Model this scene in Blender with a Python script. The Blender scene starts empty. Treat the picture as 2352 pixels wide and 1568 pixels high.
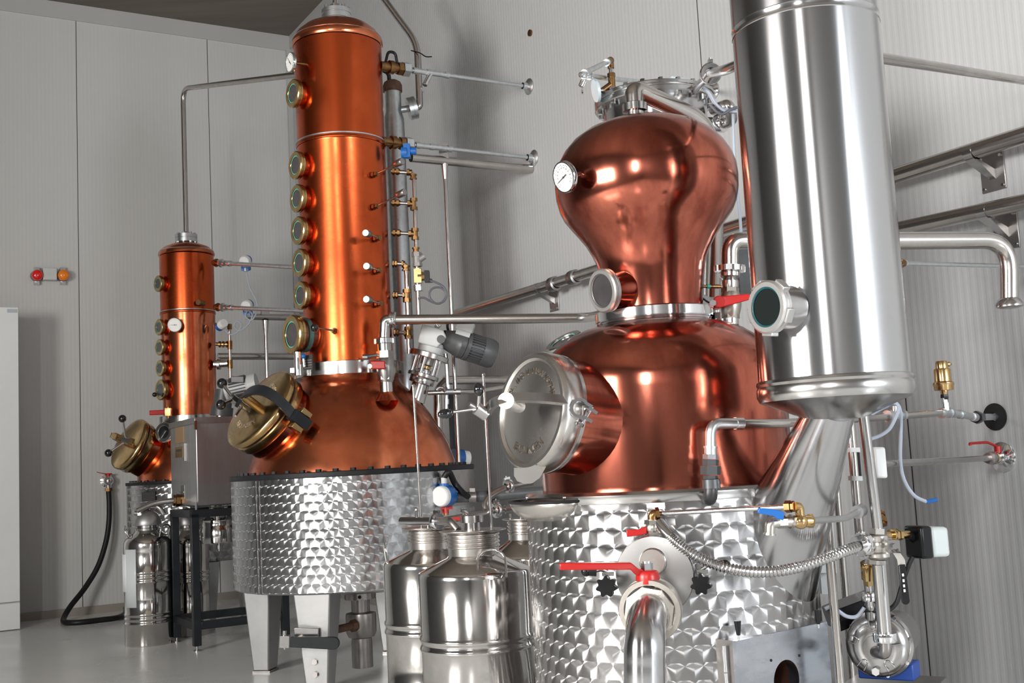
import bpy, math, random
from mathutils import Vector as V, Matrix
random.seed(7)
SC = bpy.context.scene
COL = SC.collection
R_ = math.radians
# ------------------------------------------------------------------ camera
FPX, CX, CY = 2600.0, 1176.0, 784.0
PITCH, ROLL, YAW, EYE = R_(6.116), R_(3.03), R_(30.27), 1.15
cF = V((0, math.cos(PITCH), math.sin(PITCH)))
_r0, _u0 = V((1, 0, 0)), V((0, -math.sin(PITCH), math.cos(PITCH)))
cR = math.cos(ROLL) * _r0 - math.sin(ROLL) * _u0
cU = math.sin(ROLL) * _r0 + math.cos(ROLL) * _u0
cE = V((0, 0, EYE))
cam = bpy.data.cameras.new('camera'); camo = bpy.data.objects.new('camera', cam); COL.objects.link(camo)
cam.sensor_width = 36.0; cam.lens = 36.0 * FPX / 2352.0; cam.clip_start = 0.05; cam.clip_end = 100
camo.matrix_world = Matrix(((cR.x, cU.x, -cF.x, cE.x), (cR.y, cU.y, -cF.y, cE.y), (cR.z, cU.z, -cF.z, cE.z), (0, 0, 0, 1)))
SC.camera = camo
# room axes: QD runs along the far wall towards the corner (and into the right wall), PD runs along the right wall, away
QD = V((math.cos(YAW), math.sin(YAW), 0)); PD = V((-math.sin(YAW), math.cos(YAW), 0)); ZD = V((0, 0, 1))
P_FAR, Q_RIGHT, P_BACK, Q_LEFT, CEIL = 10.93, 3.89, -4.6, -4.4, 5.69
def room(q, p, z): return QD * q + PD * p + ZD * z
# ------------------------------------------------------------------ world, light, exposure
w = bpy.data.worlds.new('world'); SC.world = w; w.use_nodes = True
w.node_tree.nodes['Background'].inputs[0].default_value = (0.8, 0.9, 1, 1)
w.node_tree.nodes['Background'].inputs[1].default_value = 0.25
SC.view_settings.view_transform = 'Standard'; SC.view_settings.look = 'None'
SC.view_settings.gamma = 1.0; SC.view_settings.use_curve_mapping = False
SC.view_settings.exposure = -0.05
SC.cycles.use_denoising = True
SC.cycles.max_bounces = 8; SC.cycles.glossy_bounces = 5; SC.cycles.sample_clamp_indirect = 6.0
def window_flash_light(name, c, n, wid, hei, power, col=(1, 1, 1), spread=180):
    """area lamp centred at c and facing n; serves the windows and the flash stand-in"""
    l = bpy.data.lights.new(name, 'AREA'); l.shape = 'RECTANGLE'; l.size = wid; l.size_y = hei
    l.energy = power; l.color = col; l.spread = R_(spread)
    o = bpy.data.objects.new(name, l); COL.objects.link(o)
    # lamp shines along its local -Z
    bz = (V(n) * -1).normalized(); bx = ZD.cross(bz).normalized(); by = bz.cross(bx)
    o.matrix_world = Matrix(((bx.x, by.x, bz.x, c.x), (bx.y, by.y, bz.y, c.y), (bx.z, by.z, bz.z, c.z), (0, 0, 0, 1)))
    return o
WINDOWS_AND_FLASH = [  # centre, facing, width, height, power, colour
    (room(Q_LEFT + .06, 2.2, 2.2), QD, 2.2, 1.5, 600, (1.0, .97, .93)),
    (room(2.9, P_BACK + .06, 2.2), PD, 1.1, 2.0, 320, (.90, .95, 1.0)),
    (room(Q_LEFT + .06, -2.9, 3.2), QD, 0.7, 1.5, 320, (1.0, .98, .96)),  # stand-in for a camera flash, set at the wall as added light
]
for i, (c_, n_, w_, h_, p_, k_) in enumerate(WINDOWS_AND_FLASH): window_flash_light('window_flash_light', c_, n_, w_, h_, p_, k_)
# ------------------------------------------------------------------ pixel -> place
def ray(px, py): return cF * FPX + cR * (px - CX) - cU * (py - CY)
def at(px, py, Y):
    d = ray(px, py); return cE + d * (Y / d.y)
def FLR(px, py, z=0.0):
    d = ray(px, py); return cE + d * ((z - EYE) / d.z)
def RW(px, py, off=0.0):
    d = ray(px, py); return cE + d * ((Q_RIGHT - off - cE.dot(QD)) / d.dot(QD))
def LW(px, py, off=0.0):
    d = ray(px, py); return cE + d * ((P_FAR - off - cE.dot(PD)) / d.dot(PD))
def zc(P): return (V(P) - cE).dot(cF)
def pxr(n, P): return n * zc(P) / FPX          # n pixels at P, in metres
def zrow(X, Y, py):
    """height of the point above (X, Y) seen at row py"""
    lo, hi = -3.0, 9.0
    for _ in range(50):
        m = (lo + hi) / 2; d = V((X, Y, m)) - cE
        if CY - FPX * d.dot(cU) / d.dot(cF) > py: lo = m
        else: hi = m
    return lo
def facing(P, dx, dy, ratio):
    """normal of a disc at P seen as an ellipse of that ratio, its axis leaning to the picture direction (dx, dy down)"""
    v = (V(P) - cE).normalized(); r = v.cross(ZD).normalized(); u = r.cross(v)
    l = math.hypot(dx, dy); s = math.sqrt(max(0, 1 - ratio * ratio))
    return (-v * ratio + (r * (dx / l) - u * (dy / l)) * s).normalized()
def onplane(px, py, c, n, off=0.0):
    d = ray(px, py); n = V(n).normalized(); return cE + d * ((V(c) + n * off - cE).dot(n) / d.dot(n))
# ------------------------------------------------------------------ meshes
def frame(ax, ref=None):
    z = V(ax).normalized()
    r = V(ref) if ref is not None else (ZD if abs(z.z) < .95 else V((1, 0, 0)))
    x = r - z * r.dot(z); x.normalize(); return x, z.cross(x), z
class MB:
    def __init__(s): s.v = []; s.f = []
    def add(s, vs, fs):
        b = len(s.v); s.v += [V(a) for a in vs]; s.f += [[b + i for i in f] for f in fs]; return s
    def lathe(s, prof, o, ax=(0, 0, 1), n=32, ref=None, arc=None):
        x, y, z = frame(ax, ref); o = V(o); vs = []; fs = []; rings = []
        m = n if arc is None else n + 1
        for r, h in prof:
            if r < 1e-6: rings.append([len(vs)]); vs.append(o + z * h)
            else:
                rings.append(list(range(len(vs), len(vs) + m)))
                for i in range(m):
                    a = (2 * math.pi * i / n) if arc is None else arc[0] + (arc[1] - arc[0]) * i / n
                    vs.append(o + x * (r * math.cos(a)) + y * (r * math.sin(a)) + z * h)
        for A, B in zip(rings, rings[1:]):
            for i in range(n):
                j = (i + 1) % m
                if len(A) == 1 and len(B) == 1: continue
                if len(A) == 1: fs.append([A[0], B[j], B[i]])
                elif len(B) == 1: fs.append([A[i], A[j], B[0]])
                else: fs.append([A[i], A[j], B[j], B[i]])
        return s.add(vs, fs)
    def cyl(s, p0, p1, r, n=20, r2=None, ref=None):
        p0, p1 = V(p0), V(p1); L = (p1 - p0).length; r2 = r if r2 is None else r2
        return s.lathe([(0, 0), (r, 0), (r2, L), (0, L)], p0, p1 - p0, n, ref)
    def ring(s, o, ax, r0, r1, h0, h1, n=40, b=0.0):
        b = min(b, (r1 - r0) * .45, abs(h1 - h0) * .45)
        return s.lathe([(r0, h0), (r1 - b, h0), (r1, h0 + b), (r1, h1 - b), (r1 - b, h1), (r0, h1), (r0, h0)], o, ax, n)
    def nut(s, p0, p1, r, rot=0):
        x, y, z = frame(V(p1) - V(p0)); return s.cyl(p0, p1, r, 6, None, x * math.cos(rot) + y * math.sin(rot))
    def sphere(s, c, r, n=20, ax=(0, 0, 1), k=1.0):
        m = n // 2
        return s.lathe([(r * math.sin(math.pi * i / m), -r * k * math.cos(math.pi * i / m)) for i in range(m + 1)], c, ax, n)
    def tube(s, pts, r, n=14, fil=0.0, closed=False, caps=True, seg=8):
        P = [V(p) for p in pts]
        if fil > 0 and len(P) > 2:
            Q = [P[0]]
            for a, b, c in zip(P, P[1:], P[2:]):
                d1, d2 = (a - b), (c - b); f = min(fil, d1.length * .49, d2.length * .49)
                A, B = b + d1.normalized() * f, b + d2.normalized() * f
                for i in range(seg + 1):
                    t = i / seg; Q.append(A * (1 - t) ** 2 + b * 2 * t * (1 - t) + B * t * t)
            Q.append(P[-1]); P = Q
        out = [P[0]]
        for p in P[1:]:
            if (p - out[-1]).length > 1e-6: out.append(p)
        P = out; N = len(P)
        rr = r if callable(r) else (lambda t: r)
        T = []
        for i in range(N):
            if closed: t = P[(i + 1) % N] - P[i - 1]
            else: t = P[min(i + 1, N - 1)] - P[max(i - 1, 0)]
            T.append(t.normalized())
        x, y, z = frame(T[0]); vs = []; fs = []
        for i in range(N):
            x = (x - T[i] * x.dot(T[i])).normalized(); y = T[i].cross(x); q = rr(i / max(1, N - 1))
            for k in range(n):
                a = 2 * math.pi * k / n; vs.append(P[i] + x * (q * math.cos(a)) + y * (q * math.sin(a)))
        for i in range(N if closed else N - 1):
            j = (i + 1) % N
            for k in range(n):
                l = (k + 1) % n; fs.append([i * n + k, i * n + l, j * n + l, j * n + k])
        if caps and not closed: fs += [list(range(n))[::-1], [(N - 1) * n + k for k in range(n)]]
        return s.add(vs, fs)
    def box(s, c, X, Y, Z):
        """box centred at c, half extents as vectors"""
        c, X, Y, Z = V(c), V(X), V(Y), V(Z)
        vs = [c + X * a + Y * b + Z * d for d in (-1, 1) for b in (-1, 1) for a in (-1, 1)]
        fs = [[0, 2, 3, 1], [4, 5, 7, 6], [0, 1, 5, 4], [2, 6, 7, 3], [0, 4, 6, 2], [1, 3, 7, 5]]
        if X.cross(Y).dot(Z) < 0: fs = [f[::-1] for f in fs]
        return s.add(vs, fs)
    def hexa(s, A, B):
        """solid between two quads"""
        return s.add(list(A) + list(B), [[3, 2, 1, 0], [4, 5, 6, 7]] + [[i, (i + 1) % 4, 4 + (i + 1) % 4, 4 + i] for i in range(4)])
    def prism(s, poly, o, u, v, h):
        """polygon (in u, v) at o, thickened by h along u x v"""
        o, u, v = V(o), V(u).normalized(), V(v).normalized(); n = u.cross(v).normalized(); k = len(poly)
        vs = [o + u * a + v * b for a, b in poly] + [o + u * a + v * b + n * h for a, b in poly]
        return s.add(vs, [list(range(k))[::-1], list(range(k, 2 * k))] + [[i, (i + 1) % k, k + (i + 1) % k, k + i] for i in range(k)])
    def strip(s, pts, wv, th):
        """flat bar along pts, width vector wv (half), thickness th along the bend"""
        P = [V(p) for p in pts]; N = len(P); vs = []; fs = []
        for i in range(N):
            t = (P[min(i + 1, N - 1)] - P[max(i - 1, 0)]).normalized(); wq = V(wv); m = t.cross(wq).normalized() * th / 2
            vs += [P[i] + wq + m, P[i] - wq + m, P[i] - wq - m, P[i] + wq - m]
        for i in range(N - 1):
            for k in range(4):
                l = (k + 1) % 4; fs.append([i * 4 + k, i * 4 + l, i * 4 + 4 + l, i * 4 + 4 + k])
        fs += [[3, 2, 1, 0], [(N - 1) * 4 + k for k in range(4)]]
        return s.add(vs, fs)
    def build(s, name, mat, parent=None, sharp=38, bevel=0, label=None, kind=None):
        o0 = ORG.get(parent.as_pointer(), V((0, 0, 0))) if parent is not None else V((0, 0, 0))
        if parent is None and s.v:
            lo = V((min(a.x for a in s.v), min(a.y for a in s.v), min(a.z for a in s.v))); hi = V((max(a.x for a in s.v), max(a.y for a in s.v), max(a.z for a in s.v)))
            o0 = V(((lo.x + hi.x) / 2, (lo.y + hi.y) / 2, lo.z))
        me = bpy.data.meshes.new(name); me.from_pydata([tuple(a - o0) for a in s.v], [], s.f); me.update()
        if sharp:
            for p in me.polygons: p.use_smooth = True
            me.set_sharp_from_angle(angle=R_(sharp))
        me.materials.append(mat)
        o = bpy.data.objects.new(name, me); COL.objects.link(o)
        if parent is not None: o.parent = parent
        else: o.location = o0
        ORG[o.as_pointer()] = o0; KEEP.append(o)
        if bevel:
            b = o.modifiers.new('edge', 'BEVEL'); b.width = bevel; b.segments = 2; b.limit_method = 'ANGLE'
        if label: o['label'] = label
        if kind: o['kind'] = kind
        return o
ORG = {}; KEEP = []
def thing(name, label, cat, base, group=None):
    o = bpy.data.objects.new(name, None); COL.objects.link(o); o.empty_display_size = .1
    o.location = V(base); ORG[o.as_pointer()] = V(base); KEEP.append(o)
    o['label'] = label; o['category'] = cat
    if group: o['group'] = group
    return o
def tag(o, label, cat, group=None):
    o['label'] = label; o['category'] = cat
    if group: o['group'] = group
    return o
def copyto(o, parent, off=None, rotz=None, pivot=None):
    c = o.copy(); COL.objects.link(c); c.parent = parent; KEEP.append(c)
    return c
def text_mesh(body, size, o, u, v, ext=0.0, align='CENTER'):
    cu = bpy.data.curves.new('t', 'FONT'); cu.body = body; cu.size = size; cu.extrude = ext; cu.align_x = align; cu.align_y = 'CENTER'; cu.resolution_u = 3
    ob = bpy.data.objects.new('t', cu); COL.objects.link(ob); bpy.context.view_layer.update()
    me = ob.to_mesh(); u = V(u).normalized(); v = V(v).normalized(); n = u.cross(v)
    vs = [V(o) + u * a.co.x + v * a.co.y + n * a.co.z for a in me.vertices]; fs = [list(p.vertices) for p in me.polygons]
    ob.to_mesh_clear(); bpy.data.objects.remove(ob); bpy.data.curves.remove(cu)
    return vs, fs
# ------------------------------------------------------------------ materials
def nd(t, ty, **k):
    n = t.nodes.new(ty)
    for a, b in k.items(): setattr(n, a, b)
    return n
def mat(name, col, metal=0.0, rough=0.5, col2=None, nscale=6.0, amount=1.0, rvar=0.0, bump=0.0, bscale=60.0, aniso=0.0, tz=False, stretch=None, coat=0.0, spec=None, detail=5.0, emit=0.0):
    m = bpy.data.materials.new(name); m.use_nodes = True; t = m.node_tree; b = t.nodes['Principled BSDF']
    b.inputs['Base Color'].default_value = (*col, 1); b.inputs['Metallic'].default_value = metal; b.inputs['Roughness'].default_value = rough
    if coat: b.inputs['Coat Weight'].default_value = coat; b.inputs['Coat Roughness'].default_value = .05
    if spec is not None: b.inputs['Specular IOR Level'].default_value = spec
    if emit: b.inputs['Emission Color'].default_value = (*col, 1); b.inputs['Emission Strength'].default_value = emit
    if col2 or rvar or bump:
        tc = nd(t, 'ShaderNodeTexCoord'); mp = nd(t, 'ShaderNodeMapping')
        if stretch: mp.inputs['Scale'].default_value = stretch
        t.links.new(tc.outputs['Object'], mp.inputs['Vector'])
        nz = nd(t, 'ShaderNodeTexNoise'); nz.inputs['Scale'].default_value = nscale; nz.inputs['Detail'].default_value = detail; nz.inputs['Roughness'].default_value = .62
        t.links.new(mp.outputs[0], nz.inputs['Vector'])
        if col2:
            cr = nd(t, 'ShaderNodeValToRGB'); cr.color_ramp.elements[0].position = .36; cr.color_ramp.elements[1].position = .66
            cr.color_ramp.elements[0].color = (*col, 1); cr.color_ramp.elements[1].color = (*[a + (c - a) * amount for a, c in zip(col, col2)], 1)
            t.links.new(nz.outputs[0], cr.inputs[0]); t.links.new(cr.outputs[0], b.inputs['Base Color'])
        if rvar:
            mr = nd(t, 'ShaderNodeMapRange'); mr.inputs['From Min'].default_value = .3; mr.inputs['From Max'].default_value = .7
            mr.inputs['To Min'].default_value = max(.02, rough - rvar); mr.inputs['To Max'].default_value = rough + rvar
            t.links.new(nz.outputs[0], mr.inputs[0]); t.links.new(mr.outputs[0], b.inputs['Roughness'])
        if bump:
            n2 = nd(t, 'ShaderNodeTexNoise'); n2.inputs['Scale'].default_value = bscale; n2.inputs['Detail'].default_value = 3
            t.links.new(mp.outputs[0], n2.inputs['Vector'])
            bp = nd(t, 'ShaderNodeBump'); bp.inputs['Strength'].default_value = bump; bp.inputs['Distance'].default_value = .004
            t.links.new(n2.outputs[0], bp.inputs['Height']); t.links.new(bp.outputs[0], b.inputs['Normal'])
    if aniso:
        b.inputs['Anisotropic'].default_value = aniso
        if tz:
            cx = nd(t, 'ShaderNodeCombineXYZ'); cx.inputs[2].default_value = 1.0; t.links.new(cx.outputs[0], b.inputs['Tangent'])
    return m
def math_(t, op, a, b=None, c=None):
    n = nd(t, 'ShaderNodeMath', operation=op)
    for i, x in enumerate((a, b, c)):
        if x is None: continue
        if isinstance(x, (int, float)): n.inputs[i].default_value = x
        else: t.links.new(x, n.inputs[i])
    return n.outputs[0]
def swirl(name, Rr, cell, col, rough, aniso=.92, tint=None):
    """engine-turned (pearl finished) steel: rows of overlapping circular brush marks around a cylinder"""
    m = bpy.data.materials.new(name); m.use_nodes = True; t = m.node_tree; b = t.nodes['Principled BSDF']
    b.inputs['Metallic'].default_value = 1.0; b.inputs['Roughness'].default_value = rough; b.inputs['Anisotropic'].default_value = aniso
    tc = nd(t, 'ShaderNodeTexCoord'); sp = nd(t, 'ShaderNodeSeparateXYZ'); t.links.new(tc.outputs['Object'], sp.inputs[0])
    x, y, z = sp.outputs
    th = math_(t, 'ARCTAN2', y, x); n = round(2 * math.pi * Rr / cell)
    u = math_(t, 'MULTIPLY', th, n / (2 * math.pi)); v = math_(t, 'DIVIDE', z, cell * .92)
    row = math_(t, 'FLOOR', v); odd = math_(t, 'MULTIPLY', math_(t, 'MODULO', math_(t, 'ABSOLUTE', row), 2.0), .5)
    wn = nd(t, 'ShaderNodeTexWhiteNoise', noise_dimensions='2D'); us = math_(t, 'ADD', u, odd)
    cb = nd(t, 'ShaderNodeCombineXYZ'); t.links.new(math_(t, 'FLOOR', us), cb.inputs[0]); t.links.new(row, cb.inputs[1]); t.links.new(cb.outputs[0], wn.inputs['Vector'])
    du = math_(t, 'SUBTRACT', math_(t, 'FRACT', us), .5); dv = math_(t, 'SUBTRACT', math_(t, 'FRACT', v), .80)
    dv = math_(t, 'ADD', dv, math_(t, 'MULTIPLY', math_(t, 'SUBTRACT', wn.outputs['Value'], .5), .14))
    # direction of the mark's radius in the surface
    rad = math_(t, 'SQRT', math_(t, 'ADD', math_(t, 'MULTIPLY', x, x), math_(t, 'MULTIPLY', y, y)))
    tx = math_(t, 'DIVIDE', math_(t, 'MULTIPLY', y, -1.0), rad); ty = math_(t, 'DIVIDE', x, rad)
    c2 = nd(t, 'ShaderNodeCombineXYZ')
    t.links.new(math_(t, 'MULTIPLY', tx, du), c2.inputs[0]); t.links.new(math_(t, 'MULTIPLY', ty, du), c2.inputs[1]); t.links.new(dv, c2.inputs[2])
    nm = nd(t, 'ShaderNodeVectorMath', operation='NORMALIZE'); t.links.new(c2.outputs[0], nm.inputs[0]); t.links.new(nm.outputs[0], b.inputs['Tangent'])
    nz = nd(t, 'ShaderNodeTexNoise'); nz.inputs['Scale'].default_value = 3.0; nz.inputs['Detail'].default_value = 4; t.links.new(tc.outputs['Object'], nz.inputs['Vector'])
    cr = nd(t, 'ShaderNodeValToRGB'); cr.color_ramp.elements[0].position = .35; cr.color_ramp.elements[1].position = .7
    cr.color_ramp.elements[0].color = (*[a * .8 for a in col], 1); cr.color_ramp.elements[1].color = (*col, 1)
    t.links.new(nz.outputs[0], cr.inputs[0]); t.links.new(cr.outputs[0], b.inputs['Base Color'])
    return m
def panel(name, col, seams, period=.034, bump=.25):
    """insulated wall panel: fine vertical ribs and joints at given local x"""
    m = bpy.data.materials.new(name); m.use_nodes = True; t = m.node_tree; b = t.nodes['Principled BSDF']
    b.inputs['Roughness'].default_value = .48
    tc = nd(t, 'ShaderNodeTexCoord'); sp = nd(t, 'ShaderNodeSeparateXYZ'); t.links.new(tc.outputs['Object'], sp.inputs[0]); x = sp.outputs[0]
    wv = math_(t, 'SINE', math_(t, 'MULTIPLY', x, 2 * math.pi / period))
    wv = math_(t, 'MULTIPLY', math_(t, 'ADD', math_(t, 'MAXIMUM', math_(t, 'MINIMUM', math_(t, 'MULTIPLY', wv, 2.0), 1.0), -1.0), 1.0), .5)
    sm = None
    for q in seams:
        d = math_(t, 'LESS_THAN', math_(t, 'ABSOLUTE', math_(t, 'SUBTRACT', x, q)), .0032)
        sm = d if sm is None else math_(t, 'MAXIMUM', sm, d)
    nz = nd(t, 'ShaderNodeTexNoise'); nz.inputs['Scale'].default_value = 1.2; nz.inputs['Detail'].default_value = 3; t.links.new(tc.outputs['Object'], nz.inputs['Vector'])
    cr = nd(t, 'ShaderNodeValToRGB'); cr.color_ramp.elements[0].color = (*[a * .95 for a in col], 1); cr.color_ramp.elements[1].color = (*col, 1)
    t.links.new(nz.outputs[0], cr.inputs[0])
    mx = nd(t, 'ShaderNodeMix', data_type='RGBA'); mx.inputs['B'].default_value = (.02, .02, .02, 1)
    t.links.new(cr.outputs[0], mx.inputs['A'])
    if sm is not None: t.links.new(sm, mx.inputs['Factor'])
    t.links.new(mx.outputs['Result'], b.inputs['Base Color'])
    bp = nd(t, 'ShaderNodeBump'); bp.inputs['Strength'].default_value = bump; bp.inputs['Distance'].default_value = .0022
    t.links.new(wv, bp.inputs['Height']); t.links.new(bp.outputs[0], b.inputs['Normal'])
    return m
COPPER = mat('copper_bright', (.64, .115, .033), 1, .25, (.44, .072, .022), 2.2, 1, .07, .05, 25)
COPPER_POT = mat('copper_pot', (.80, .25, .12), 1, .22, (.46, .10, .042), 3.0, 1, .08, .06, 14)
COPPER_DARK = mat('copper_aged', (.56, .17, .11), 1, .16, (.25, .06, .04), 7.0, 1, .07, .12, 12, stretch=(1, 1, .3), detail=9)
COPPER_DULL = mat('copper_dull', (.42, .17, .11), 1, .33, (.25, .12, .09), 4, 1, .05)
BRASS = mat('brass', (.60, .42, .20), 1, .22, (.44, .29, .13), 9, 1, .08)
BRASS_FIT = mat('brass_fitting', (.30, .17, .07), 1, .34, (.19, .10, .045), 25, 1, .08)
STEEL = mat('stainless', (.54, .53, .52), 1, .2, (.45, .44, .43), 8, 1, .05)
STEEL_COL = mat('stainless_column', (.56, .56, .57), 1, .19, (.48, .48, .49), 3, 1, .03, aniso=.8, tz=True, stretch=(1, 1, .1))
STEEL_LID = mat('stainless_lid', (.66, .63, .60), 1, .26, (.56, .53, .50), 5, 1, .04)
STEEL_CAN = mat('stainless_can', (.64, .62, .60), 1, .11, (.52, .50, .48), 5, 1, .05, .05, 9)
STEEL_DULL = mat('stainless_dull', (.40, .38, .37), 1, .34, (.30, .28, .27), 6, 1, .06)
CHROME = mat('chrome', (.75, .75, .76), 1, .1)
GALV = mat('galvanised', (.66, .69, .71), 1, .33, (.54, .57, .59), 30, 1, .06)
PIPE = mat('stainless_pipe', (.52, .49, .46), 1, .21, (.44, .41, .39), 7, 1, .05)
SATIN = mat('satin_sheet', (.42, .42, .42), .85, .42, (.37, .37, .37), 6, 1, .04)
CAST = mat('cast_grey', (.30, .29, .28), .5, .5, (.24, .23, .22), 12, 1)
GREYP = mat('grey_paint', (.56, .57, .56), 0, .45, (.52, .53, .52), 12, 1)
GREYD = mat('dark_grey_paint', (.085, .088, .09), .1, .42, (.065, .066, .07), 12, 1)
BLACKM = mat('black_steel', (.010, .012, .015), 0, .42, (.016, .018, .021), 9, 1, spec=.3)
FLANGE = mat('flange_black', (.010, .011, .013), 0, .5, (.016, .017, .02), 20, 1, spec=.25)
BLACKP = mat('black_plastic', (.007, .007, .008), 0, .28, spec=.3)
BALL = mat('black_ball', (.008, .008, .009), 0, .08, coat=.5)
RUBBER = mat('black_rubber', (.010, .010, .011), 0, .45, spec=.3)
RED = mat('red_plastic', (.40, .010, .008), 0, .34)
REDL = mat('red_lens', (.70, .012, .01), 0, .12, coat=.6)
ORANGEL = mat('orange_lens', (.85, .22, .01), 0, .12, coat=.6)
BLUE = mat('blue_plastic', (.010, .11, .38), 0, .35)
WHITEP = mat('white_plastic', (.72, .73, .72), 0, .35)
GREYCBL = mat('grey_cable', (.36, .40, .47), 0, .45)
DKCBL = mat('dark_cable', (.10, .10, .12), 0, .45)
WHITE = mat('dial_white', (.78, .78, .76), 0, .35)
PAPER = mat('paper', (.80, .82, .84), 0, .7)
INK = mat('ink', (.03, .03, .03), 0, .6)
GREENG = mat('glass_edge', (.10, .42, .33), 0, .12, coat=.4)
GLASSD = mat('sight_glass', (.045, .042, .044), 0, .06, (.06, .056, .058), 14, 1, spec=.4)
GLASSB = mat('sight_glass_dark', (.012, .016, .015), 0, .04, coat=1.0)
DARK = mat('dark_inside', (.006, .006, .006), 0, .8)
RUST = mat('rusty_cap', (.17, .09, .055), .3, .6, (.09, .05, .035), 30, 1)
TEAL = mat('verdigris', (.10, .22, .21), .3, .5, (.06, .14, .13), 30, 1)
TAGM = mat('brown_label', (.33, .20, .10), .3, .45)
FLOORM = mat('floor_epoxy', (.76, .77, .76), 0, .24, (.60, .61, .60), 1.6, 1, .08, .03, 40, spec=.4)
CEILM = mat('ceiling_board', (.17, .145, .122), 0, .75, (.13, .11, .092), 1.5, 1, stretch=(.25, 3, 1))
SKIRT = mat('skirting', (.30, .27, .24), .2, .5)
TRIMW = mat('trim_white', (.42, .42, .41), 0, .45)
CABM = mat('cabinet_paint', (.74, .76, .76), 0, .4, (.71, .73, .73), 3, 1)
# ------------------------------------------------------------------ room
def wall(name, o, u, length, seams, col=(.55, .55, .545), bump=.25):
    me = bpy.data.meshes.new(name); th = .12
    vs = [(0, 0, 0), (length, 0, 0), (length, 0, CEIL), (0, 0, CEIL), (0, th, 0), (length, th, 0), (length, th, CEIL), (0, th, CEIL)]
    me.from_pydata(vs, [], [[0, 1, 2, 3], [7, 6, 5, 4], [0, 4, 5, 1], [3, 2, 6, 7], [0, 3, 7, 4], [1, 5, 6, 2]]); me.update()
    me.materials.append(panel('panel_' + name, col, seams, bump=bump))
    ob = bpy.data.objects.new(name, me); COL.objects.link(ob); ob['kind'] = 'structure'
    n = ZD.cross(V(u)); ob.matrix_world = Matrix(((u.x, n.x, 0, o.x), (u.y, n.y, 0, o.y), (0, 0, 1, o.z), (0, 0, 0, 1)))
    return ob
WL, WP = Q_RIGHT - Q_LEFT, P_FAR - P_BACK
qs = [LW(174, 35).dot(QD), LW(475, 77).dot(QD), LW(673, 300).dot(QD)]
ps = [RW(1606, 80).dot(PD), RW(2112, 1270).dot(PD)]
dqs = qs[1] - qs[0]
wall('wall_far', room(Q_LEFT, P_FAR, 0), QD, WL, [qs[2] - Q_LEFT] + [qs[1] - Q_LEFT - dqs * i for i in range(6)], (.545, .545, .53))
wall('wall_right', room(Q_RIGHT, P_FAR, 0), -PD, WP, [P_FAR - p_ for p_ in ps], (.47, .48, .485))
wall('wall_back', room(Q_RIGHT, P_BACK, 0), -QD, WL, [], (.30, .30, .30))
wall('wall_left', room(Q_LEFT, P_BACK, 0), PD, WP, [], (.30, .30, .30))
def slab(name, z0, z1, m):
    b = MB(); o = .12
    cs = [room(Q_LEFT - o, P_BACK - o, z0), room(Q_RIGHT + o, P_BACK - o, z0), room(Q_RIGHT + o, P_FAR + o, z0), room(Q_LEFT - o, P_FAR + o, z0)]
    b.hexa(cs, [c + ZD * (z1 - z0) for c in cs]); return b.build(name, m, None, 0, kind='structure')
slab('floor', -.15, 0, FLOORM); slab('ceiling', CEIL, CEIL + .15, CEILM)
def bar(name, a, b_, h, d, inn, m):
    """skirting bar from a to b_ on the floor, standing inn out of the wall"""
    k = MB(); k.hexa([a, b_, b_ + inn * d, a + inn * d], [x + ZD * h for x in (a, b_, b_ + inn * d, a + inn * d)]); o = k.build(name, m, None, 0, kind='structure'); return o
bar('baseboard_far', room(Q_LEFT, P_FAR, 0), room(Q_RIGHT, P_FAR, 0), .07, .02, -PD, SKIRT)
bar('baseboard_right', room(Q_RIGHT, P_FAR - .02, 0), room(Q_RIGHT, P_BACK, 0), .07, .02, -QD, SKIRT)
bar('trim_1', room(Q_LEFT, P_FAR, CEIL - .16), room(Q_RIGHT, P_FAR, CEIL - .16), .16, .012, -PD, TRIMW)
bar('trim_2', room(Q_RIGHT, P_FAR - .012, CEIL - .14), room(Q_RIGHT, P_BACK, CEIL - .14), .14, .012, -QD, TRIMW)
bar('trim_3', room(Q_RIGHT - .05, P_FAR - .012, 0), room(Q_RIGHT, P_FAR - .012, 0), CEIL - .16, .01, -PD, TRIMW)
for i, (c_, n_, w_, h_, p_, k_) in enumerate(WINDOWS_AND_FLASH):
    b = MB(); s_ = V(n_).cross(ZD).normalized(); e = .05; c_ = c_ - V(n_) * .045
    for sx in (-1, 1): b.box(c_ + s_ * sx * (w_ / 2 + e), s_ * e, V(n_) * .03, ZD * (h_ / 2 + 2 * e))
    for sz in (-1, 1): b.box(c_ + ZD * sz * (h_ / 2 + e), s_ * (w_ / 2), V(n_) * .03, ZD * e)
    b.build('window_flash_frame_%d' % (i + 1), WHITEP, None, 0, kind='structure')  # the frame around the flash stand-in is made up
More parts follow.
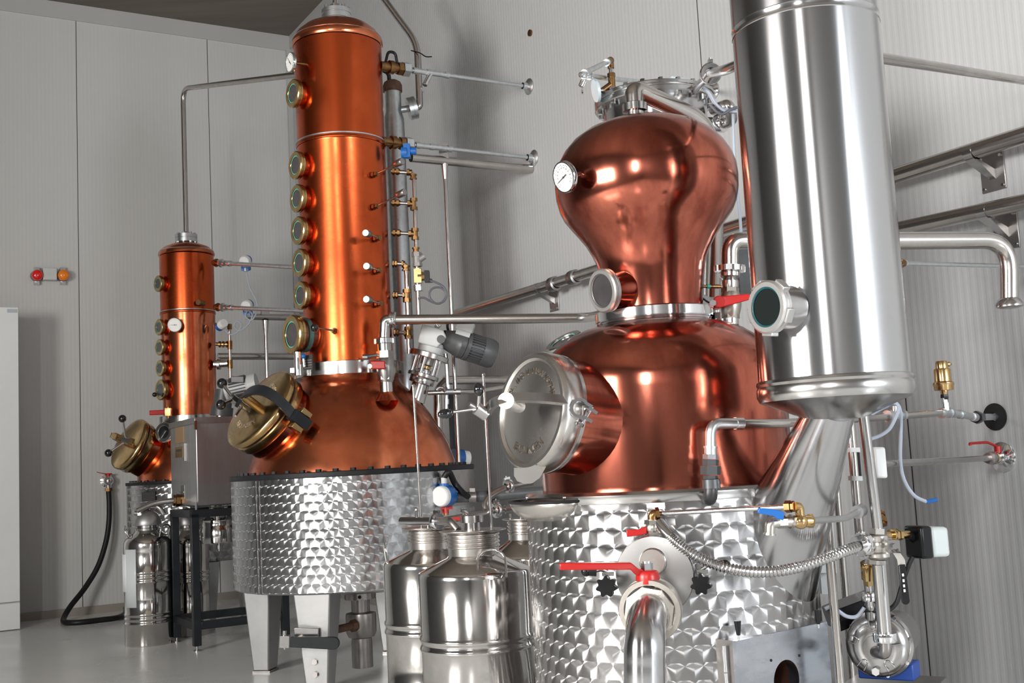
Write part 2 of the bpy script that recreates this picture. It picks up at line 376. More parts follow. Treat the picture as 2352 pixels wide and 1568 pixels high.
# ------------------------------------------------------------------ helpers for the stills
def axis_at(px, py, Y):
    p = at(px, py, Y); return p.x, p.y
def prof(X, Y, rows):
    out = []
    for row, hw in rows:
        z = zrow(X, Y, row); out.append((pxr(hw, (X, Y, z)), z))
    return out
def sight_glass(par, c, n, r, L, rim=BRASS, neck=COPPER, glass=GLASSD, name='sight_glass', notch=0, edge=GREENG, g=.66):
    """round glass port whose face centre is c, axis n, outer radius r, standing L off the vessel"""
    n = V(n).normalized()
    a = MB().lathe([(r * .80, -L - r * .9), (r * .80, -L * .5), (r * .84, -r * .34)], c, n, 36).build(name, neck, par)
    b = MB().lathe([(r * g, -r * .10), (r * (g + .02), 0), (r * .93, 0), (r, -r * .06), (r, -r * .17), (r * .955, -r * .2), (r * .955, -r * .23), (r * .99, -r * .25), (r * .99, -r * .36), (r * .8, -r * .4)], c, n, 40)
    if notch:
        x, y, z = frame(n)
        for i in range(notch):
            t = 2 * math.pi * i / notch + .4; d = x * math.cos(t) + y * math.sin(t); e = z.cross(d)
            b.box(c + d * r * 1.0 - n * r * .27, d * r * .08, e * r * .30, n * r * .2)
    b.build('clamp_ring', rim, a)
    MB().lathe([(0, -r * .085), (r * (g - .025), -r * .085)], c, n, 36).build('glass_pane', glass, a)
    MB().lathe([(r * (g - .05), -r * .06), (r * (g + .02), -r * .05), (r * (g + .02), -r * .12)], c, n, 36).build('gasket', edge, a)
    return a
def dial(par, c, n, r, up, stem_len, label=None, needle=2.6, big=False, name='dial_thermometer', stem=BRASS_FIT):
    """round dial gauge, face centre c, facing n"""
    n = V(n).normalized(); u = V(up); u = (u - n * u.dot(n)).normalized(); e = u.cross(n)
    a = MB().lathe([(0, -r * .30), (r * .93, -r * .30), (r, -r * .24), (r, r * .02), (r * .97, r * .06), (r * .90, r * .06), (r * .88, 0)], c, n, 40).build(name, CHROME, par)
    MB().lathe([(0, 0), (r * .9, 0)], c, n, 40).build('dial_face', WHITE, a)
    k = MB()
    for i in range(25):
        t = R_(-220 + 260 * i / 24 - 0); t = R_(220 - 260 * i / 24); d = e * math.cos(t) + u * math.sin(t); q = n.cross(d)
        l = .10 if i % 2 == 0 else .05
        k.box(c + d * r * (.80 - l / 2) + n * .0008, d * r * l / 2, q * r * .010, n * .0003)
    if big:
        for i in range(13):
            t = R_(220 - 260 * i / 12); d = e * math.cos(t) + u * math.sin(t)
            vs, fs = text_mesh(str(i * 10), r * .15, c + d * r * .58 + n * .0009, e, u); k.add(vs, fs)
        k.add(*text_mesh('\u00b0C', r * .15, c + u * r * .3 + n * .0009, e, u))
    k.build('scale_marks', INK, a)
    d = e * math.cos(needle) + u * math.sin(needle); q = n.cross(d)
    k = MB().prism([(-r * .32, -r * .035), (-r * .32, r * .035), (r * .74, r * .006), (r * .74, -r * .006)], c + n * .0016, d, q, .0012)
    k.cyl(c + n * .001, c + n * .004, r * .06, 12); k.build('needle', INK, a)
    if stem_len:
        MB().cyl(c - n * r * .28, c - n * stem_len, r * .17, 14).nut(c - n * r * .3, c - n * r * .55, r * .28).build('stem', stem, a)
    return a
def bolts(par, X, Y, z, rr, n, s, m=FLANGE, h=None, ph=0.0, name='bolt'):
    first = None; h = h or s * .7
    for i in range(n):
        t = 2 * math.pi * i / n + ph; c = V((X + rr * math.cos(t), Y + rr * math.sin(t), z))
        if first is None:
            first = MB().nut(c, c + ZD * h, s).build(name, m, par, 30); c0 = c
        else:
            o = copyto(first, par); o.location = first.location + (c - c0)
def arc_text(body, c, n, up, r, size, a0, a1, flip=False, ext=.002):
    """letters around a circle of radius r on a disc; angles in degrees from up, clockwise seen from outside"""
    n = V(n).normalized(); u = V(up); u = (u - n * u.dot(n)).normalized(); e = u.cross(n) * 1
    k = MB(); N = len(body)
    for i, ch in enumerate(body):
        if ch == ' ': continue
        a = R_(a0 + (a1 - a0) * (i + .5) / N); d = u * math.cos(a) + e * math.sin(a)
        up_ = -d if flip else d; ri = up_.cross(n)
        k.add(*text_mesh(ch, size, V(c) + d * r, ri, up_, ext))
    return k
def hull_tube(par, name, c, n, r0, r1, L, m, flare=1.25):
    """copper neck from a disc at c back into a vessel, flaring out where it meets it"""
    return MB().lathe([(r0, 0), (r0, -L * .45), (r0 + (r1 - r0) * .3, -L * .7), (r1, -L), (r1 * flare, -L * 1.25)], c, n, 44).build(name, m, par)
SATINDOOR = mat('satin_steel', (.56, .55, .54), .9, .4, (.50, .49, .48), 6, 1, .04)
# ------------------------------------------------------------------ tall still with the long copper column
TX, TY = axis_at(812, 1085, 6.75)
T = thing('tall_copper_still', 'tallest copper still, long column with brass sight glasses, on four tapered grey legs', 'still', (TX, TY, 0))
tz = lambda row: zrow(TX, TY, row)
J = prof(TX, TY, [(1091, 274), (1332, 276)])
SW_T = swirl('pearl_jacket_tall', J[0][0], .052, (.56, .57, .58), .23, 1.0)
zt_, zb_ = J[0][1], J[1][1]; rj = J[0][0]
jk = MB().lathe([(rj * .96, zb_ + .01), (rj * .985, zb_), (rj, zb_ + .008), (rj, zt_)], (TX, TY, 0), n=96).build('jacket', SW_T, T)
MB().lathe([(0, zb_ - .06), (rj * .5, zb_ - .045), (rj * .985, zb_ + .02)], (TX, TY, 0), n=64).build('jacket_bottom', STEEL_DULL, T)
fl = MB().lathe([(rj * .8, zt_), (rj * 1.005, zt_), (rj * 1.01, zt_ + .004), (rj * 1.01, zt_ + .026), (rj * 1.0, zt_ + .030), (rj * .8, zt_ + .030)], (TX, TY, 0), n=96).build('flange', FLANGE, T)
bolts(fl, TX, TY, zt_ + .030, rj * .925, 44, .0165, FLANGE, .014)
# seam strip on the jacket and smooth panel on its right
for px in (598,):
    k = MB()
    for q in (-.02, .02):
        a_ = math.asin((at(px, 1200, TY - rj * .7).x - TX) / rj) + q
        d = V((math.sin(a_), -math.cos(a_), 0)); k.box(V((TX, TY, (zt_ + zb_) / 2)) + d * (rj + .001), ZD.cross(d) * .004, d * .003, ZD * (zt_ - zb_) * .495)
    k.build('jacket_seam', STEEL, T)
a0, a1 = R_(-38), R_(8)
k = MB(); N = 14; A = []; B = []
for i in range(N + 1):
    a = a0 + (a1 - a0) * i / N; d = V((math.cos(a), math.sin(a), 0)); A.append(V((TX, TY, 0)) + d * (rj + .004))
for p, q in zip(A, A[1:]):
    zz0, zz1 = zt_ - .20, zt_ - .004
    i = (p - V((TX, TY, 0))).normalized() * .006; j = (q - V((TX, TY, 0))).normalized() * .006
    k.hexa([p + ZD * zz0, q + ZD * zz0, q - j + ZD * zz0, p - i + ZD * zz0], [p + ZD * zz1, q + ZD * zz1, q - j + ZD * zz1, p - i + ZD * zz1])
k.build('smooth_panel', STEEL_DULL, T)
pot = [(1082, 236), (1066, 233), (1052, 228), (1030, 221), (1007, 211), (985, 197), (962, 184), (940, 168), (920, 152), (905, 138), (893, 126), (884, 118), (874, 113), (862, 112)]
MB().lathe(prof(TX, TY, pot), (TX, TY, 0), n=96).build('pot_dome', COPPER_POT, T)
z0, z1 = tz(868), tz(838); rc = pxr(125, (TX, TY, z0))
cl = MB().ring((TX, TY, 0), ZD, rc * .8, rc, z0, z1, 72, .003).build('collar_ring', STEEL, T)
p = at(675, 851, TY - .1); MB().box(p, V((.022, 0, 0)), V((0, .02, 0)), ZD * .018).build('lug', STEEL, cl, bevel=.003)
col = [(846, 101), (790, 100), (600, 100), (345, 100.5), (343, 101)]
MB().lathe(prof(TX, TY, col), (TX, TY, 0), n=72).build('lower_column', COPPER, T)
zs = tz(334); rs = pxr(101.5, (TX, TY, zs))
MB().lathe([(rs * .97, zs - .022), (rs * 1.0, zs - .022), (rs * 1.012, zs - .014), (rs * 1.0, zs - .006), (rs * 1.0, zs + .002), (rs * .98, zs + .006)], (TX, TY, 0), n=72).build('seam_bead', COPPER, T)
MB().lathe([(rs * .99, zs - .002), (rs * 1.018, zs + .001), (rs * 1.018, zs + .008), (rs * .99, zs + .012)], (TX, TY, 0), n=72).build('seam_ring', GALV, T)
up = [(334, 100), (300, 100), (112, 100)]
MB().lathe(prof(TX, TY, up), (TX, TY, 0), n=72).build('upper_column', COPPER, T)
zr_, rr_ = tz(104), pxr(101.5, (TX, TY, tz(104)))
MB().lathe([(rr_ * .96, zr_ - .02), (rr_, zr_ - .018), (rr_ * 1.02, zr_ - .006), (rr_ * 1.02, zr_ + .012), (rr_ * .99, zr_ + .03), (rr_ * .90, zr_ + .068), (rr_ * .74, zr_ + .105), (rr_ * .45, zr_ + .14), (0, zr_ + .155)], (TX, TY, 0), n=72).build('column_head', COPPER_POT, T)
MB().lathe([(rr_ * .985, zr_ + .026), (rr_ * 1.0, zr_ + .029), (rr_ * .975, zr_ + .035)], (TX, TY, 0), n=72).build('head_solder_line', GALV, T)
tf = zr_ + .135; f33 = pxr(34, (TX, TY, tf))
fg = MB().lathe([(0, tf), (f33 * .96, tf), (f33 * .96, tf + .022), (f33, tf + .024), (f33, tf + .052), (f33 * .97, tf + .054), (f33 * .97, tf + .058), (f33, tf + .060), (f33, tf + .085), (f33 * .5, tf + .088), (f33 * .42, tf + .12), (0, tf + .12)], (TX, TY, 0), n=36).build('top_flange', GALV, T)
bolts(fg, TX, TY, tf + .014, f33 * .8, 8, .012, STEEL_DULL, .09)
MB().cyl((TX, TY, tf + .1), (TX, TY, CEIL - .002), pxr(7.5, (TX, TY, tf)), 20).build('vapour_pipe', PIPE, T)
# sight glasses up the column
nS = facing(at(680, 450, 6.6), -1, 0, .47)
for row, hh, px in ((214, 33, 680), (379, 32.5, 684), (455, 32.5, 686), (529, 33, 688), (603, 33, 690), (678, 33, 692)):
    c = V((TX, TY, 0)) + V((nS.x, nS.y, 0)).normalized() * (pxr(100, (TX, TY, tz(row))) + .055)
    c.z = zrow(c.x, c.y, row); sight_glass(T, c, (nS.x, nS.y, 0), pxr(hh, c), .055)
c = V((TX, TY, 0)) + V((nS.x, nS.y, 0)).normalized() * (pxr(100, (TX, TY, tz(768))) + .12); c.z = zrow(c.x, c.y, 768)
g = sight_glass(T, c, (nS.x, nS.y, 0), pxr(46, c), .12, notch=0, neck=COPPER_DULL)
MB().ring(c, (nS.x, nS.y, 0), .01, pxr(40, c), -.10, -.075, 40).build('green_band', TEAL, g)
pg = at(666, 143, TY - .28)
dial(T, pg, facing(pg, -1, -.12, .42), pxr(23, pg), ZD, .12, needle=2.2)
# sampling taps: brass body, thin rod, knurled weight
def tap(bx, by, wx, wy, Yb, Yw, wl=.06, m=STEEL_DULL, ball=False):
    b = at(bx, by, Yb); q = V((TX, TY, b.z)); n = (b - q); n.z = 0; n.normalize(); b = q + n * (pxr(100, b) + .012); w = at(wx, wy, Yw)
    a = MB().cyl(b - n * .03, b + n * .045, .011, 12).nut(b, b + n * .022, .02).nut(b + n * .028, b + n * .044, .016).build('sampling_tap', BRASS_FIT, T)
    d = (w - (b + n * .035)).normalized()
    MB().tube([b + n * .035, w], .0055, 10).build('rod', STEEL, a)
    if ball: MB().sphere(w, pxr(9.5, w), 24).build('ball_knob', BALL, a)
    else: MB().lathe([(0, 0), (.018, 0), (.021, .004), (.021, wl - .004), (.018, wl), (0, wl)], w - d * .012, d, 20).build('weight', m, a)
tap(866, 399, 912, 376, TY - .2, TY - .33)
tap(866, 473, 917, 447, TY - .2, TY - .33)
for by, wy in ((546, 537), (621, 613), (697, 689)): tap(872, by, 846 if by < 600 else 848, wy, TY - .2, TY - .38)
tap(768, 760, 722, 752, TY - .25, TY - .45, ball=True)
# name plate and gauge glass near the collar
p = at(708, 832, TY - .33); n = V((p.x - TX, p.y - TY, 0)).normalized(); e = ZD.cross(n)
np_ = MB().box(p, e * .034, ZD * .042, n * .003).build('name_plate', INK, T)
k = MB()
for i in range(4): k.box(p + n * .004 + ZD * (.012 - i * .014), e * .028, ZD * .003, n * .0005)
k.build('plate_lines', STEEL_DULL, np_)
p = at(683, 828, TY - .26); g = MB().cyl(p - ZD * .085, p + ZD * .05, .019, 20).build('gauge_glass', CHROME, T)
p2 = at(697, 818, TY - .36); MB().sphere(p2, .014, 16).build('blue_dot', BLUE, g)
MB().cyl(at(697, 822, TY - .35), at(699, 842, TY - .35), .008, 12).build('pin', CHROME, g)
for px, py in ((757, 779), (834, 672), (885, 677)):
    p = at(px, py, TY - .3); n = V((p.x - TX, p.y - TY, 0)).normalized(); q = V((TX, TY, p.z)) + n * (pxr(100, p) + .002)
    MB().box(q, ZD.cross(n) * .013, ZD * .006, n * .001).build('paper_label', PAPER, T)
# brass manway of the pot
mc = at(597, 938, 6.42); mn = facing(mc, -.764, -.644, .36); mr = pxr(105, mc)
mw = hull_tube(T, 'manway', mc - mn * .085, mn, mr * .90, mr * 1.0, .30, COPPER_DARK)
MB().lathe([(mr * .86, -.10), (mr * .95, -.095), (mr * .97, -.085), (mr * .97, -.045), (mr * .93, -.035), (mr * .6, -.035)], mc, mn, 56).build('rim', BRASS, mw)
MB().ring(mc, mn, mr * .5, mr * .95, -.036, -.024, 56).build('seal', RUBBER, mw)
ld = MB().lathe([(mr * .6, -.024), (mr * .98, -.024), (mr, -.018), (mr, .004), (mr * .97, .014), (mr * .90, .020), (mr * .5, .030), (0, .034)], mc, mn, 64).build('lid', BRASS, mw)
upv = V((0, 0, 1))
for body, a0_, a1_, fl_ in (('KOTHE', 8, 62, False), ('EISLINGEN', 225, 140, True)):
    arc_text(body, mc + mn * .029, mn, upv, mr * .55, .042, a0_, a1_, fl_, .002).build('lettering', mat('letter_' + body[:2].lower(), (.85, .80, .72), 1, .25), mw)
x_, y_, z_ = frame(mn); s_ = mn.cross(ZD).normalized(); s2 = s_.cross(mn)
# black clamp bar bowed over the lid
e1, e0 = at(655, 945, 6.33), at(549, 930, 6.36)
e1 = mc + (at(662, 941, 6.3) - mc)
A_ = onplane(672, 952, mc, mn, -.04); B_ = onplane(548, 925, mc, mn, .075); mid = onplane(600, 896, mc, mn, .13)
pts = []
for i in range(17):
    t = i / 16; pp = A_ * (1 - t) ** 2 + (mid * 2 - (A_ + B_) / 2) * 2 * t * (1 - t) + B_ * t * t; pts.append(pp)
wv = mn.cross(B_ - A_).normalized() * .028
br = MB().strip(pts, wv, .02).build('clamp_bar', BLACKM, mw)
MB().cyl(mc + mn * .02, mc + mn * .125, .026, 18).build('boss', BRASS, br)
MB().box(A_ - mn * .05, wv * 1.1, mn * .06, wv.cross(mn).normalized() * .028).build('hinge_block', BLACKM, br)
k = MB()
for s in (-1, 1): k.box(A_ - mn * .055 + wv * 1.75 * s, wv * .55, mn * .035, wv.cross(mn).normalized() * .03)
k.build('hinge_lugs', BRASS, br, bevel=.004)
h0 = B_ + mn * .0
MB().cyl(h0 - mn * .09, h0 + mn * .06, .017, 16).nut(h0 + mn * .015, h0 + mn * .055, .026).build('clamp_screw', STEEL, br)
for (px, py, Y) in ((510, 880, 6.26), (507, 929, 6.3)):
    q = onplane(px, py, mc, mn, .19); hd = MB().tube([h0 + mn * .04, q], .0105, 12).build('handle', CHROME, br); MB().sphere(q, pxr(12, q), 24).build('ball_knob', BALL, br)
k = at(541, 955, 6.3); MB().tube([h0 - mn * .03, k], .006, 8).build('pin', STEEL, br)
# legs
FA = math.atan2(-.975, -.22); RL = .60
for i in range(4):
    a = FA - i * math.pi / 2; d = V((math.cos(a), math.sin(a), 0)); e = ZD.cross(d); c = V((TX, TY, 0)) + d * RL
    c.z = 0; wt, wb, dt, db = .105, .062, .085, .05; zt = zb_ + .01
    A = [c - e * wb - d * db, c + e * wb - d * db, c + e * wb + d * db, c - e * wb + d * db]; A = [q + ZD * .012 for q in A]
    B = [c - e * wt - d * dt, c + e * wt - d * dt, c + e * wt + d * dt, c - e * wt + d * dt]; B = [q + ZD * zt for q in B]
    lg = MB().hexa(A, B).build('leg', SATIN, T, 30, bevel=.008)
    for z in (.10, .165): MB().nut(c + d * (db + .008) + ZD * z, c + d * (db + .022) + ZD * z, .016).build('bolt', STEEL_DULL, lg, 30)
    MB().box(c + ZD * .006, e * .06, d * .055, ZD * .006).build('foot_plate', STEEL_DULL, lg)
# drain under the jacket
dx, dy = axis_at(830, 1440, 6.55)
dz = lambda row: zrow(dx, dy, row)
dr = MB().lathe([(0, dz(1345)), (pxr(36, (dx, dy, .4)), dz(1345)), (pxr(36, (dx, dy, .4)), dz(1374)), (pxr(21, (dx, dy, .4)), dz(1376)), (pxr(21, (dx, dy, .4)), dz(1404)),
     (pxr(34, (dx, dy, .3)), dz(1407)), (pxr(35, (dx, dy, .3)), dz(1412)), (pxr(35, (dx, dy, .3)), dz(1450)), (pxr(30, (dx, dy, .3)), dz(1461)), (pxr(23, (dx, dy, .3)), dz(1464)), (pxr(24, (dx, dy, .3)), dz(1474)),
     (pxr(24, (dx, dy, .3)), dz(1531)), (0, dz(1531))], (dx, dy, 0), n=36).build('drain', STEEL_DULL, T)
MB().cyl(at(770, 1446, 6.3), at(822, 1434, 6.5), .022, 16).nut(at(806, 1438, 6.45), at(818, 1435, 6.47), .034).build('drain_stub', RUST, dr)
MB().cyl(at(826, 1371, 6.39), at(826, 1371, 6.36), .01, 12).build('hole', DARK, dr)
# quick lever on the front leg
fl_ = V((TX, TY, 0)) + V((math.cos(FA), math.sin(FA), 0)) * (RL + .075)
p0, p1 = at(668, 1473, fl_.y - .07), at(781, 1476, fl_.y - .07)
ux = (p1 - p0).normalized(); uz = V((0, 0, 1)); uz = (uz - ux * uz.dot(ux)).normalized(); L_ = (p1 - p0).length
poly = [(0, -.026), (L_ - .03, -.032)] + [(L_ - .03 + .03 * math.sin(math.pi * i / 8), -.032 * math.cos(math.pi * i / 8)) for i in range(1, 8)] + [(L_ - .03, .032), (0, .026)]
lv = MB().prism(poly, p0, ux, uz, .02).build('lever', BLACKM, T, 30, bevel=.003)
MB().box(p0 - ux * .03, ux * .024, uz * .03, ux.cross(uz) * .02).cyl(p0 - ux * .035 + uz * .02, p0 - ux * .035 + uz * .055, .012, 12).cyl(p0 - ux * .03 - uz * .03, p0 - ux * .03 - uz * .04, .008, 10).build('lever_joint', STEEL, lv)
c0 = at(690, 1467, fl_.y - .02); MB().box(c0 + ux * .03 + uz * .01, ux * .065, uz * .05, ux.cross(uz) * .006).build('lever_bracket', STEEL, lv, bevel=.004)
MB().cyl(c0 + ux.cross(uz) * -.05, c0 + ux.cross(uz) * .05, .018, 14).build('lever_pin', BRASS_FIT, lv)
# ------------------------------------------------------------------ big still with the onion helmet
BX, BY = axis_at(1530, 1115, 3.28)
B3 = thing('onion_copper_still', 'big copper still with a bulbous onion-shaped helmet and a round steel manway lid', 'still', (BX, BY, 0))
bz = lambda row: zrow(BX, BY, row)
zt2 = bz(1122); r2 = pxr(323, (BX, BY, zt2))
SW_B = swirl('pearl_jacket_onion', r2, .046, (.44, .43, .43), .29, 1.0)
jm = MB().lathe([(r2 * .9, .16), (r2, .165)] + [(r2, .165 + (zt2 - .169) * i / 26) for i in range(1, 27)] + [(r2 * .993, zt2)], (BX, BY, 0), n=144)
def to_px(p):
    d = V(p) - cE; return CX + FPX * d.dot(cR) / d.dot(cF), CY - FPX * d.dot(cU) / d.dot(cF)
def burner_gap(f):
    c = sum((jm.v[i] for i in f), V((0, 0, 0))) / len(f); x, y = to_px(c); return c.y < BY and 1722 < x < 1858 and y > 1478
jm.f = [f for f in jm.f if not burner_gap(f)]
jm.build('jacket', SW_B, B3)
MB().lathe([(0, .15), (r2 * .9, .16)], (BX, BY, 0), n=48).build('jacket_bottom', STEEL_DULL, B3)
MB().lathe([(r2 * 1.001, zt2 - .022), (r2 * 1.004, zt2 - .020), (r2 * 1.004, zt2), (r2 * .985, zt2 + .008), (r2 * .8, zt2 + .008)], (BX, BY, 0), n=112).build('jacket_rim', STEEL, B3)
for i in range(3):
    a = 2.1 * i + .5; c = V((BX + .3 * math.cos(a), BY + .3 * math.sin(a), 0)); MB().cyl(c, c + ZD * .17, .03, 16).build('leg', STEEL_DULL, B3)
rows = [(1122, 283), (1100, 284), (1000, 285), (900, 284), (875, 283), (858, 279), (838, 271), (818, 259), (800, 243), (785, 225), (770, 202), (756, 172), (750, 150), (746, 136)]
MB().lathe(prof(BX, BY, rows), (BX, BY, 0), n=112).build('pot', COPPER_DARK, B3)
zr = bz(738); rr = pxr(137, (BX, BY, zr))
cr_ = MB().lathe([(rr * .8, zr - .012), (rr * .97, zr - .012), (rr * .985, zr - .004), (rr * .97, zr), (rr, zr + .002), (rr, zr + .026), (rr * .97, zr + .03), (rr * .8, zr + .03)], (BX, BY, 0), n=80).build('clamp_ring', CHROME, B3)
cp = at(1646, 736, BY - .05); MB().box(cp, V((.008, 0, 0)), V((0, .02, 0)), ZD * .022).cyl(cp - V((0, .03, 0)), cp + V((0, .03, 0)), .006, 10).build('clamp_latch', CHROME, cr_)
hm = [(742, 112), (725, 112), (690, 112), (660, 115), (630, 119), (604, 124), (580, 134), (554, 148), (534, 163), (515, 178), (495, 193), (475, 202), (448, 208), (420, 209.5), (395, 207), (370, 199), (345, 184), (322, 163), (302, 134), (288, 100), (278, 66), (272, 34), (268, 27)]
MB().lathe(prof(BX, BY, hm), (BX, BY, 0), n=96).build('helmet', COPPER_DARK, B3)
# swan neck coupling and pipe on top of the helmet
zc_ = bz(283); rn = pxr(29, (BX, BY, zc_)); tc_ = V((BX, BY, zc_)) + cR * pxr(-14, (BX, BY, zc_))
tc_ = V((tc_.x, tc_.y, zc_))
vp = MB().lathe([(rn * .7, -.03), (rn * .72, 0), (rn, .002), (rn, .024), (rn * .8, .028), (rn * .62, .03)], tc_ + ZD * .034, ZD, 40)
vpn = vp.build('helmet_coupling', STEEL, B3)
pa = tc_ + ZD * .055; pb = at(1474, 203, tc_.y); pc = at(1628, 283, tc_.y + .15); pd = at(1633, 330, tc_.y + .42)
MB().tube([pa, V((pa.x, pa.y, pb.z)), pc, pc + V((.02, .1, -.25)), V((pc.x + .02, pc.y + .25, pc.z - .5))], pxr(21.5, pa), 22, .085, seg=12).build('vapour_pipe', PIPE, B3)
# thermometer on the helmet
pg = at(1295, 407, BY - .21); ng = facing(pg, -1, .12, .66); dial(B3, pg, ng, pxr(37, pg), ZD, .09, needle=R_(200), big=True, stem=STEEL)
# sight glass at the neck
pg = at(1381, 668, BY - .14); ng = facing(pg, -1, .05, .62)
sight_glass(B3, pg, ng, pxr(51, pg), .05, rim=SATINDOOR, neck=COPPER_DARK, edge=STEEL_DULL, glass=GLASSD, g=.76)
pg = at(1292, 780, BY + .02); ng = facing(pg, -.42, -.9, .22); sight_glass(B3, pg, ng, pxr(46, pg), .02, rim=STEEL, neck=COPPER_DARK)
# manway
mc = at(1218, 943, 2.98); mn = facing(mc, -.965, -.20, .56); mr = pxr(139, mc)
mw = hull_tube(B3, 'manway', mc - mn * .055, mn, mr * .965, mr * 1.08, .20, COPPER_DARK, 1.16)
MB().lathe([(mr * .9, -.07), (mr * 1.0, -.066), (mr * 1.0, -.056), (mr * .9, -.05)], mc, mn, 64).build('rim', STEEL, mw)
MB().lathe([(mr * .7, -.054), (mr * .985, -.054), (mr, -.05), (mr, -.016), (mr * .985, -.004), (mr * .94, .004), (mr * .88, .004), (mr * .84, -.002), (mr * .45, .008), (0, .014)], mc, mn, 80).build('lid', STEEL_LID, mw)
upv = V((0, 0, 1)) + mn * .0
LT = mat('engraved_letters', (.30, .27, .24), 1, .35)
arc_text('DIPL.ING.ULRICH KOTHE', mc + mn * .0045, mn, upv, mr * .66, .0235, -78, 72, False, .0016).build('lettering', LT, mw)
arc_text('EISLINGEN', mc + mn * .0045, mn, upv, mr * .66, .030, 213, 142, True, .0016).build('lettering', LT, mw)
# bowed clamp arm with hub, clevis and screw
A_ = at(1302, 920, 2.865); Bq = at(1122, 945, 2.84); Mq = mc + mn * .085
mdl = at(1170, 915, 2.80); pts = []
for i in range(21):
    t = i / 20; ctl = mdl * 2 - (A_ + Bq) / 2; pts.append(A_ * (1 - t) ** 2 + ctl * 2 * t * (1 - t) + Bq * t * t)
wv = (mn.cross((Bq - A_).normalized())).normalized() * -.012
ar = MB().strip(pts, wv, .012).build('clamp_arm', STEEL, mw)
hb = at(1162, 920, 2.79); hb2 = mc + mn * .005
MB().lathe([(0, 0), (.021, 0), (.021, -.055), (.017, -.06), (.017, -.11), (0, -.11)], hb, (hb - hb2).normalized(), 28).build('hub', SATINDOOR, ar)
# clevis: C shaped eye with two prongs
cv = at(1328, 937, 2.87); ex = (cv - A_).normalized(); ez = ZD - ex * ex.z; ez.normalize(); en = ex.cross(ez)
pc_ = []
for i in range(15):
    a = R_(60 + 240 * i / 14); pc_.append(cv + ex * .020 * math.cos(a) * 1.0 + ez * .022 * math.sin(a))
pc_ = [cv + ex * .026 + ez * .020] + pc_ + [cv + ex * .026 - ez * .020]
MB().strip(pc_, en * .016, .008).build('clevis', CHROME, ar)
k = MB()
for s in (-1, 1): k.box(cv + ex * .033 + ez * .013 * s, ex * .013, ez * .004, en * .016)
k.cyl(cv + ex * .03 - ez * .03, cv + ex * .03 + ez * .022, .004, 10).nut(cv + ex * .028 - ez * .036, cv + ex * .028 - ez * .028, .008); k.build('hinge', CHROME, ar)
sb = at(1096, 940, 2.83); dS = (at(1080, 930, 2.82) - at(1120, 955, 2.84)).normalized()
MB().cyl(at(1118, 953, 2.84), at(1094, 937, 2.83), .0165, 18).cyl(at(1094, 937, 2.83), at(1078, 928, 2.82), .006, 12).build('clamp_nut', STEEL, ar)
h1 = at(1098, 938, 2.83)
MB().tube([h1, at(1100, 905, 2.82)], .0045, 10).build('handle', STEEL, ar)
kb = at(1100, 894, 2.82); MB().sphere(kb, .0135, 24, (0, 0, 1), 1.3).build('ball_knob', BALL, ar)
MB().tube([h1, at(1040, 946, 2.80)], .0045, 10).build('handle', STEEL, ar)
kb2 = at(1023, 950, 2.80); MB().sphere(kb2, .0125, 24, (at(1000, 952, 2.8) - h1), 1.6).build('ball_knob', BALL, ar)
# drip lip under the manway and half bowl on the jacket
lp = at(1213, 1085, 2.93); ln = facing(lp, -.5, -.5, .8)
pts = []
u_, v_ = cR, (ZD + cR * .1).normalized()
poly = [(-.037, .012), (-.036, -.008), (-.027, -.022), (-.008, -.029), (.012, -.027), (.03, -.014), (.044, .012), (.05, .03), (.02, .018), (-.01, .012)]
MB().prism(poly, lp, u_, v_, .003).build('drip_lip', STEEL_LID, B3)
ba_ = R_(187) ; od = V((math.sin(math.atan2(BX, BY) + math.pi + R_(57)), math.cos(math.atan2(BX, BY) + math.pi + R_(57)), 0)); te = ZD.cross(od)
rb = .155; dpb = .10
cb = V((BX, BY, 0)) + od * (r2 - .028); cb.z = zrow(cb.x, cb.y, 1150)
N = 28; prs = [(1.0, 0), (.985, -.010), (.92, -.024), (.80, -.037), (.62, -.047), (.38, -.053), (.0, -.055)]
vs = []; fs = []
for j, (s, h) in enumerate(prs):
    for i in range(N + 1):
        t = math.pi * i / N; vs.append(cb + te * (rb * s * math.cos(t)) + od * (dpb * s * math.sin(t) + .0) + ZD * h)
for j in range(len(prs) - 1):
    for i in range(N): fs.append([j * (N + 1) + i, j * (N + 1) + i + 1, (j + 1) * (N + 1) + i + 1, (j + 1) * (N + 1) + i])
bo = MB().add(vs, fs).build('basin', STEEL_LID, B3); sm = bo.modifiers.new('sheet', 'SOLIDIFY'); sm.thickness = .003
MB().tube([cb + te * (rb * math.cos(math.pi * i / N)) + od * (dpb * math.sin(math.pi * i / N)) for i in range(N + 1)], .0042, 8).build('edge_seal', RUBBER, bo)
for px in (1222, 1320):
    a_ = math.asin(max(-.99, min(.99, (px - 1534) / 323))); hd_ = math.atan2(BX, BY) + math.pi - a_; d_ = V((math.sin(hd_), math.cos(hd_), 0)); q = V((BX, BY, 0)) + d_ * r2; q.z = zrow(q.x, q.y, 1143); MB().sphere(q, .006, 12).build('rivet', CHROME, bo)
